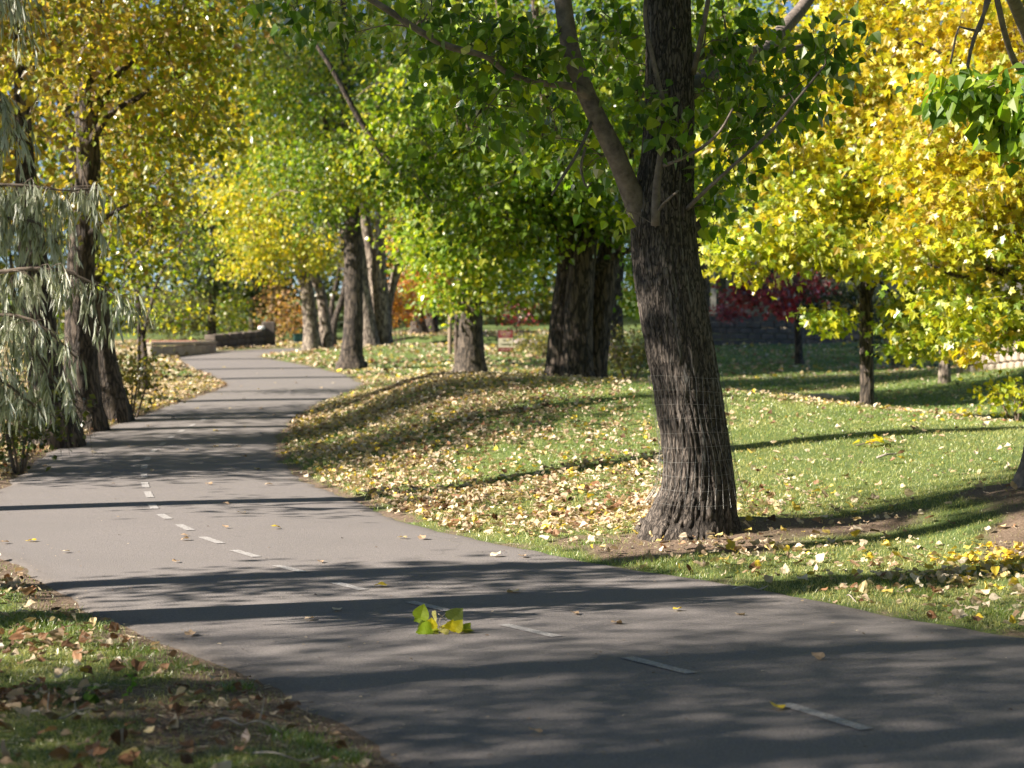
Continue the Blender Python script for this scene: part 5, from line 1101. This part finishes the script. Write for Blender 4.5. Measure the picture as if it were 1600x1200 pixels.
# ------------------------------------------------------------------ twigs and weeds on the verges
def ground_twig(label, pts, r, side=()):
    Qs = []
    for i_, (px, py) in enumerate(pts):
        c = hit(px, py); Qs.append([c[0], c[1], c[2] + .018 + (.02 if i_ % 2 else 0), r * (1 - .5 * i_ / len(pts))])
    root = thing('fallen_twig', label, 'twig', Qs[0][:3], 'fallen twigs on the verges')
    v, f = tube(Qs, 7, 26, cap=True, disp=knobby(.25, px)); mesh('stem', v, f, M_TWIG_PALE, root, smooth=True)
    for (i_, dx, dz, L) in side:
        a_ = np.array(Qs[i_][:3]); v, f = tube([[*a_, r * .7], [a_[0] + dx * L * .6, a_[1], a_[2] + dz * L * .4, r * .5], [a_[0] + dx * L, a_[1] + .02, a_[2] + dz * L, r * .35]], 6, 8, cap=True); mesh('side_shoot', v, f, M_TWIG_PALE, root, smooth=True)
ground_twig('grey twig with two side shoots lying among the brown leaves in the corner', [(50, 1120), (75, 1127), (95, 1131), (120, 1127), (150, 1112)], .005, ((1, .0, 1, .07), (3, -.3, 1, .035)))
ground_twig('long pale twig on bare soil near the asphalt edge', [(336, 1133), (355, 1139), (378, 1141), (405, 1143), (440, 1152)], .0055, ((2, .05, -.2, .05), (3, .2, 1, .09)))
ground_twig('thin forked twig at the very bottom of the shaded verge', [(395, 1187), (430, 1193), (470, 1197), (500, 1199)], .004)
ground_twig('pale straight twig on the asphalt beside the sunny verge', [(1145, 926), (1165, 927), (1185, 927), (1200, 925)], .005, ((2, .6, .5, .05),))
ground_twig('short curved twig on bare soil at the sunny verge', [(1324, 936), (1328, 942), (1338, 947)], .004)
ground_twig('grey stick half buried on top of the mound right of the leaning trunk', [(1370, 719), (1385, 717), (1400, 713)], .012)
ground_twig('curved bare twig arching on the crest of the lawn', [(1490, 655), (1505, 648), (1520, 652), (1545, 658)], .006)
def weed(label, px, py, h, n, colr, size):
    c = hit(px, py); root = thing('weed', label, 'weed', c, 'weeds in the shaded corner verge')
    v, f = tube([[*c, .003], [c[0] + .01, c[1], c[2] + h * .5, .0025], [c[0] + .02, c[1], c[2] + h, .0015]], 6, 8); mesh('stem', v, f, M_TWIG, root, smooth=True)
    for i_ in range(n):
        u = (i_ + 1) / n; a_ = rng.random() * 6.28
        leaf_detail('leaf', c + [.02 * u, 0, h * u], (math.cos(a_), math.sin(a_) * .6, rng.uniform(-.2, .7)), (0, -.4, 1), size, np.array(colr) * rng.uniform(.8, 1.2), M_LEAF, root, wid=.8)
weed('dark green broad leaved weed beside the brown leaf heap', 135, 1104, .07, 7, (.07, .14, .02), .055)
weed('bright green seedling with small upright leaves', 200, 1092, .10, 8, (.14, .30, .03), .03)
weed('dry brown stalk with a wilted yellow leaf', 128, 1080, .16, 2, (.45, .28, .03), .05)
# grass tufts (higher blades along the verge of the path)
Xt = []; Yt = []
for (px, py, nn_, sp_) in [(115, 965, 500, .12), (150, 985, 500, .12), (215, 1020, 600, .13), (290, 1045, 400, .1), (480, 1165, 300, .07), (450, 1150, 200, .06), (540, 1190, 350, .06), (375, 1078, 250, .06), (60, 975, 500, .2), (20, 985, 500, .2), (1010, 880, 500, .2), (920, 850, 400, .15), (1060, 800, 10, .05), (1210, 790, 200, .1), (1550, 960, 500, .15), (1420, 930, 400, .12), (1330, 915, 300, .15)]:
    c = hit(px, py); Xt.append(c[0] + rng.normal(0, sp_, nn_)); Yt.append(c[1] + rng.normal(0, sp_ * .8, nn_))
Xt = np.concatenate(Xt); Yt = np.concatenate(Yt); dr, dl = pdist(Xt, Yt); k = (dr > 0) | (dl > 0); Xt, Yt = Xt[k], Yt[k]
blades('grass_tufts', 'longer green grass tufts along the path verges', Xt, Yt, np.full(len(Xt), .06), .0018, np.full(len(Xt), .12))
# ------------------------------------------------------------------ small sprays of fresh leaves lying on the lawn
for (px, py, n_, lab) in ((1362, 700, 12, 'spray of bright yellow leaves lying on the sunlit lawn right of the leaning trunk'), (978, 588, 12, 'spray of yellow leaves on the grass between triple clump and leaning trunk'), (1508, 655, 8, 'spray of lime yellow leaves on the lawn crest by the bare twig')):
    c = hit(px, py); root = thing('leafy_sprig', lab, 'sprig', c); k_ = c[1] / F
    v, f = tube([[c[0] - 25 * k_, c[1], c[2] + .02, .006], [c[0], c[1], c[2] + .05, .005], [c[0] + 28 * k_, c[1], c[2] + .04, .003]], 6, 10); mesh('stem', v, f, M_TWIG, root, smooth=True)
    for i_ in range(n_):
        a_ = rng.uniform(-1, 1); leaf_detail('leaf', (c[0] + a_ * 28 * k_, c[1] + rng.normal(0, .04), c[2] + .04 + rng.uniform(0, .06)), (rng.normal(), rng.normal() * .7, rng.normal() * .22), (rng.normal() * .4, -.35, 1), rng.uniform(.05, .085), (rng.uniform(.5, .7), rng.uniform(.42, .55), .02), M_LEAF, root)
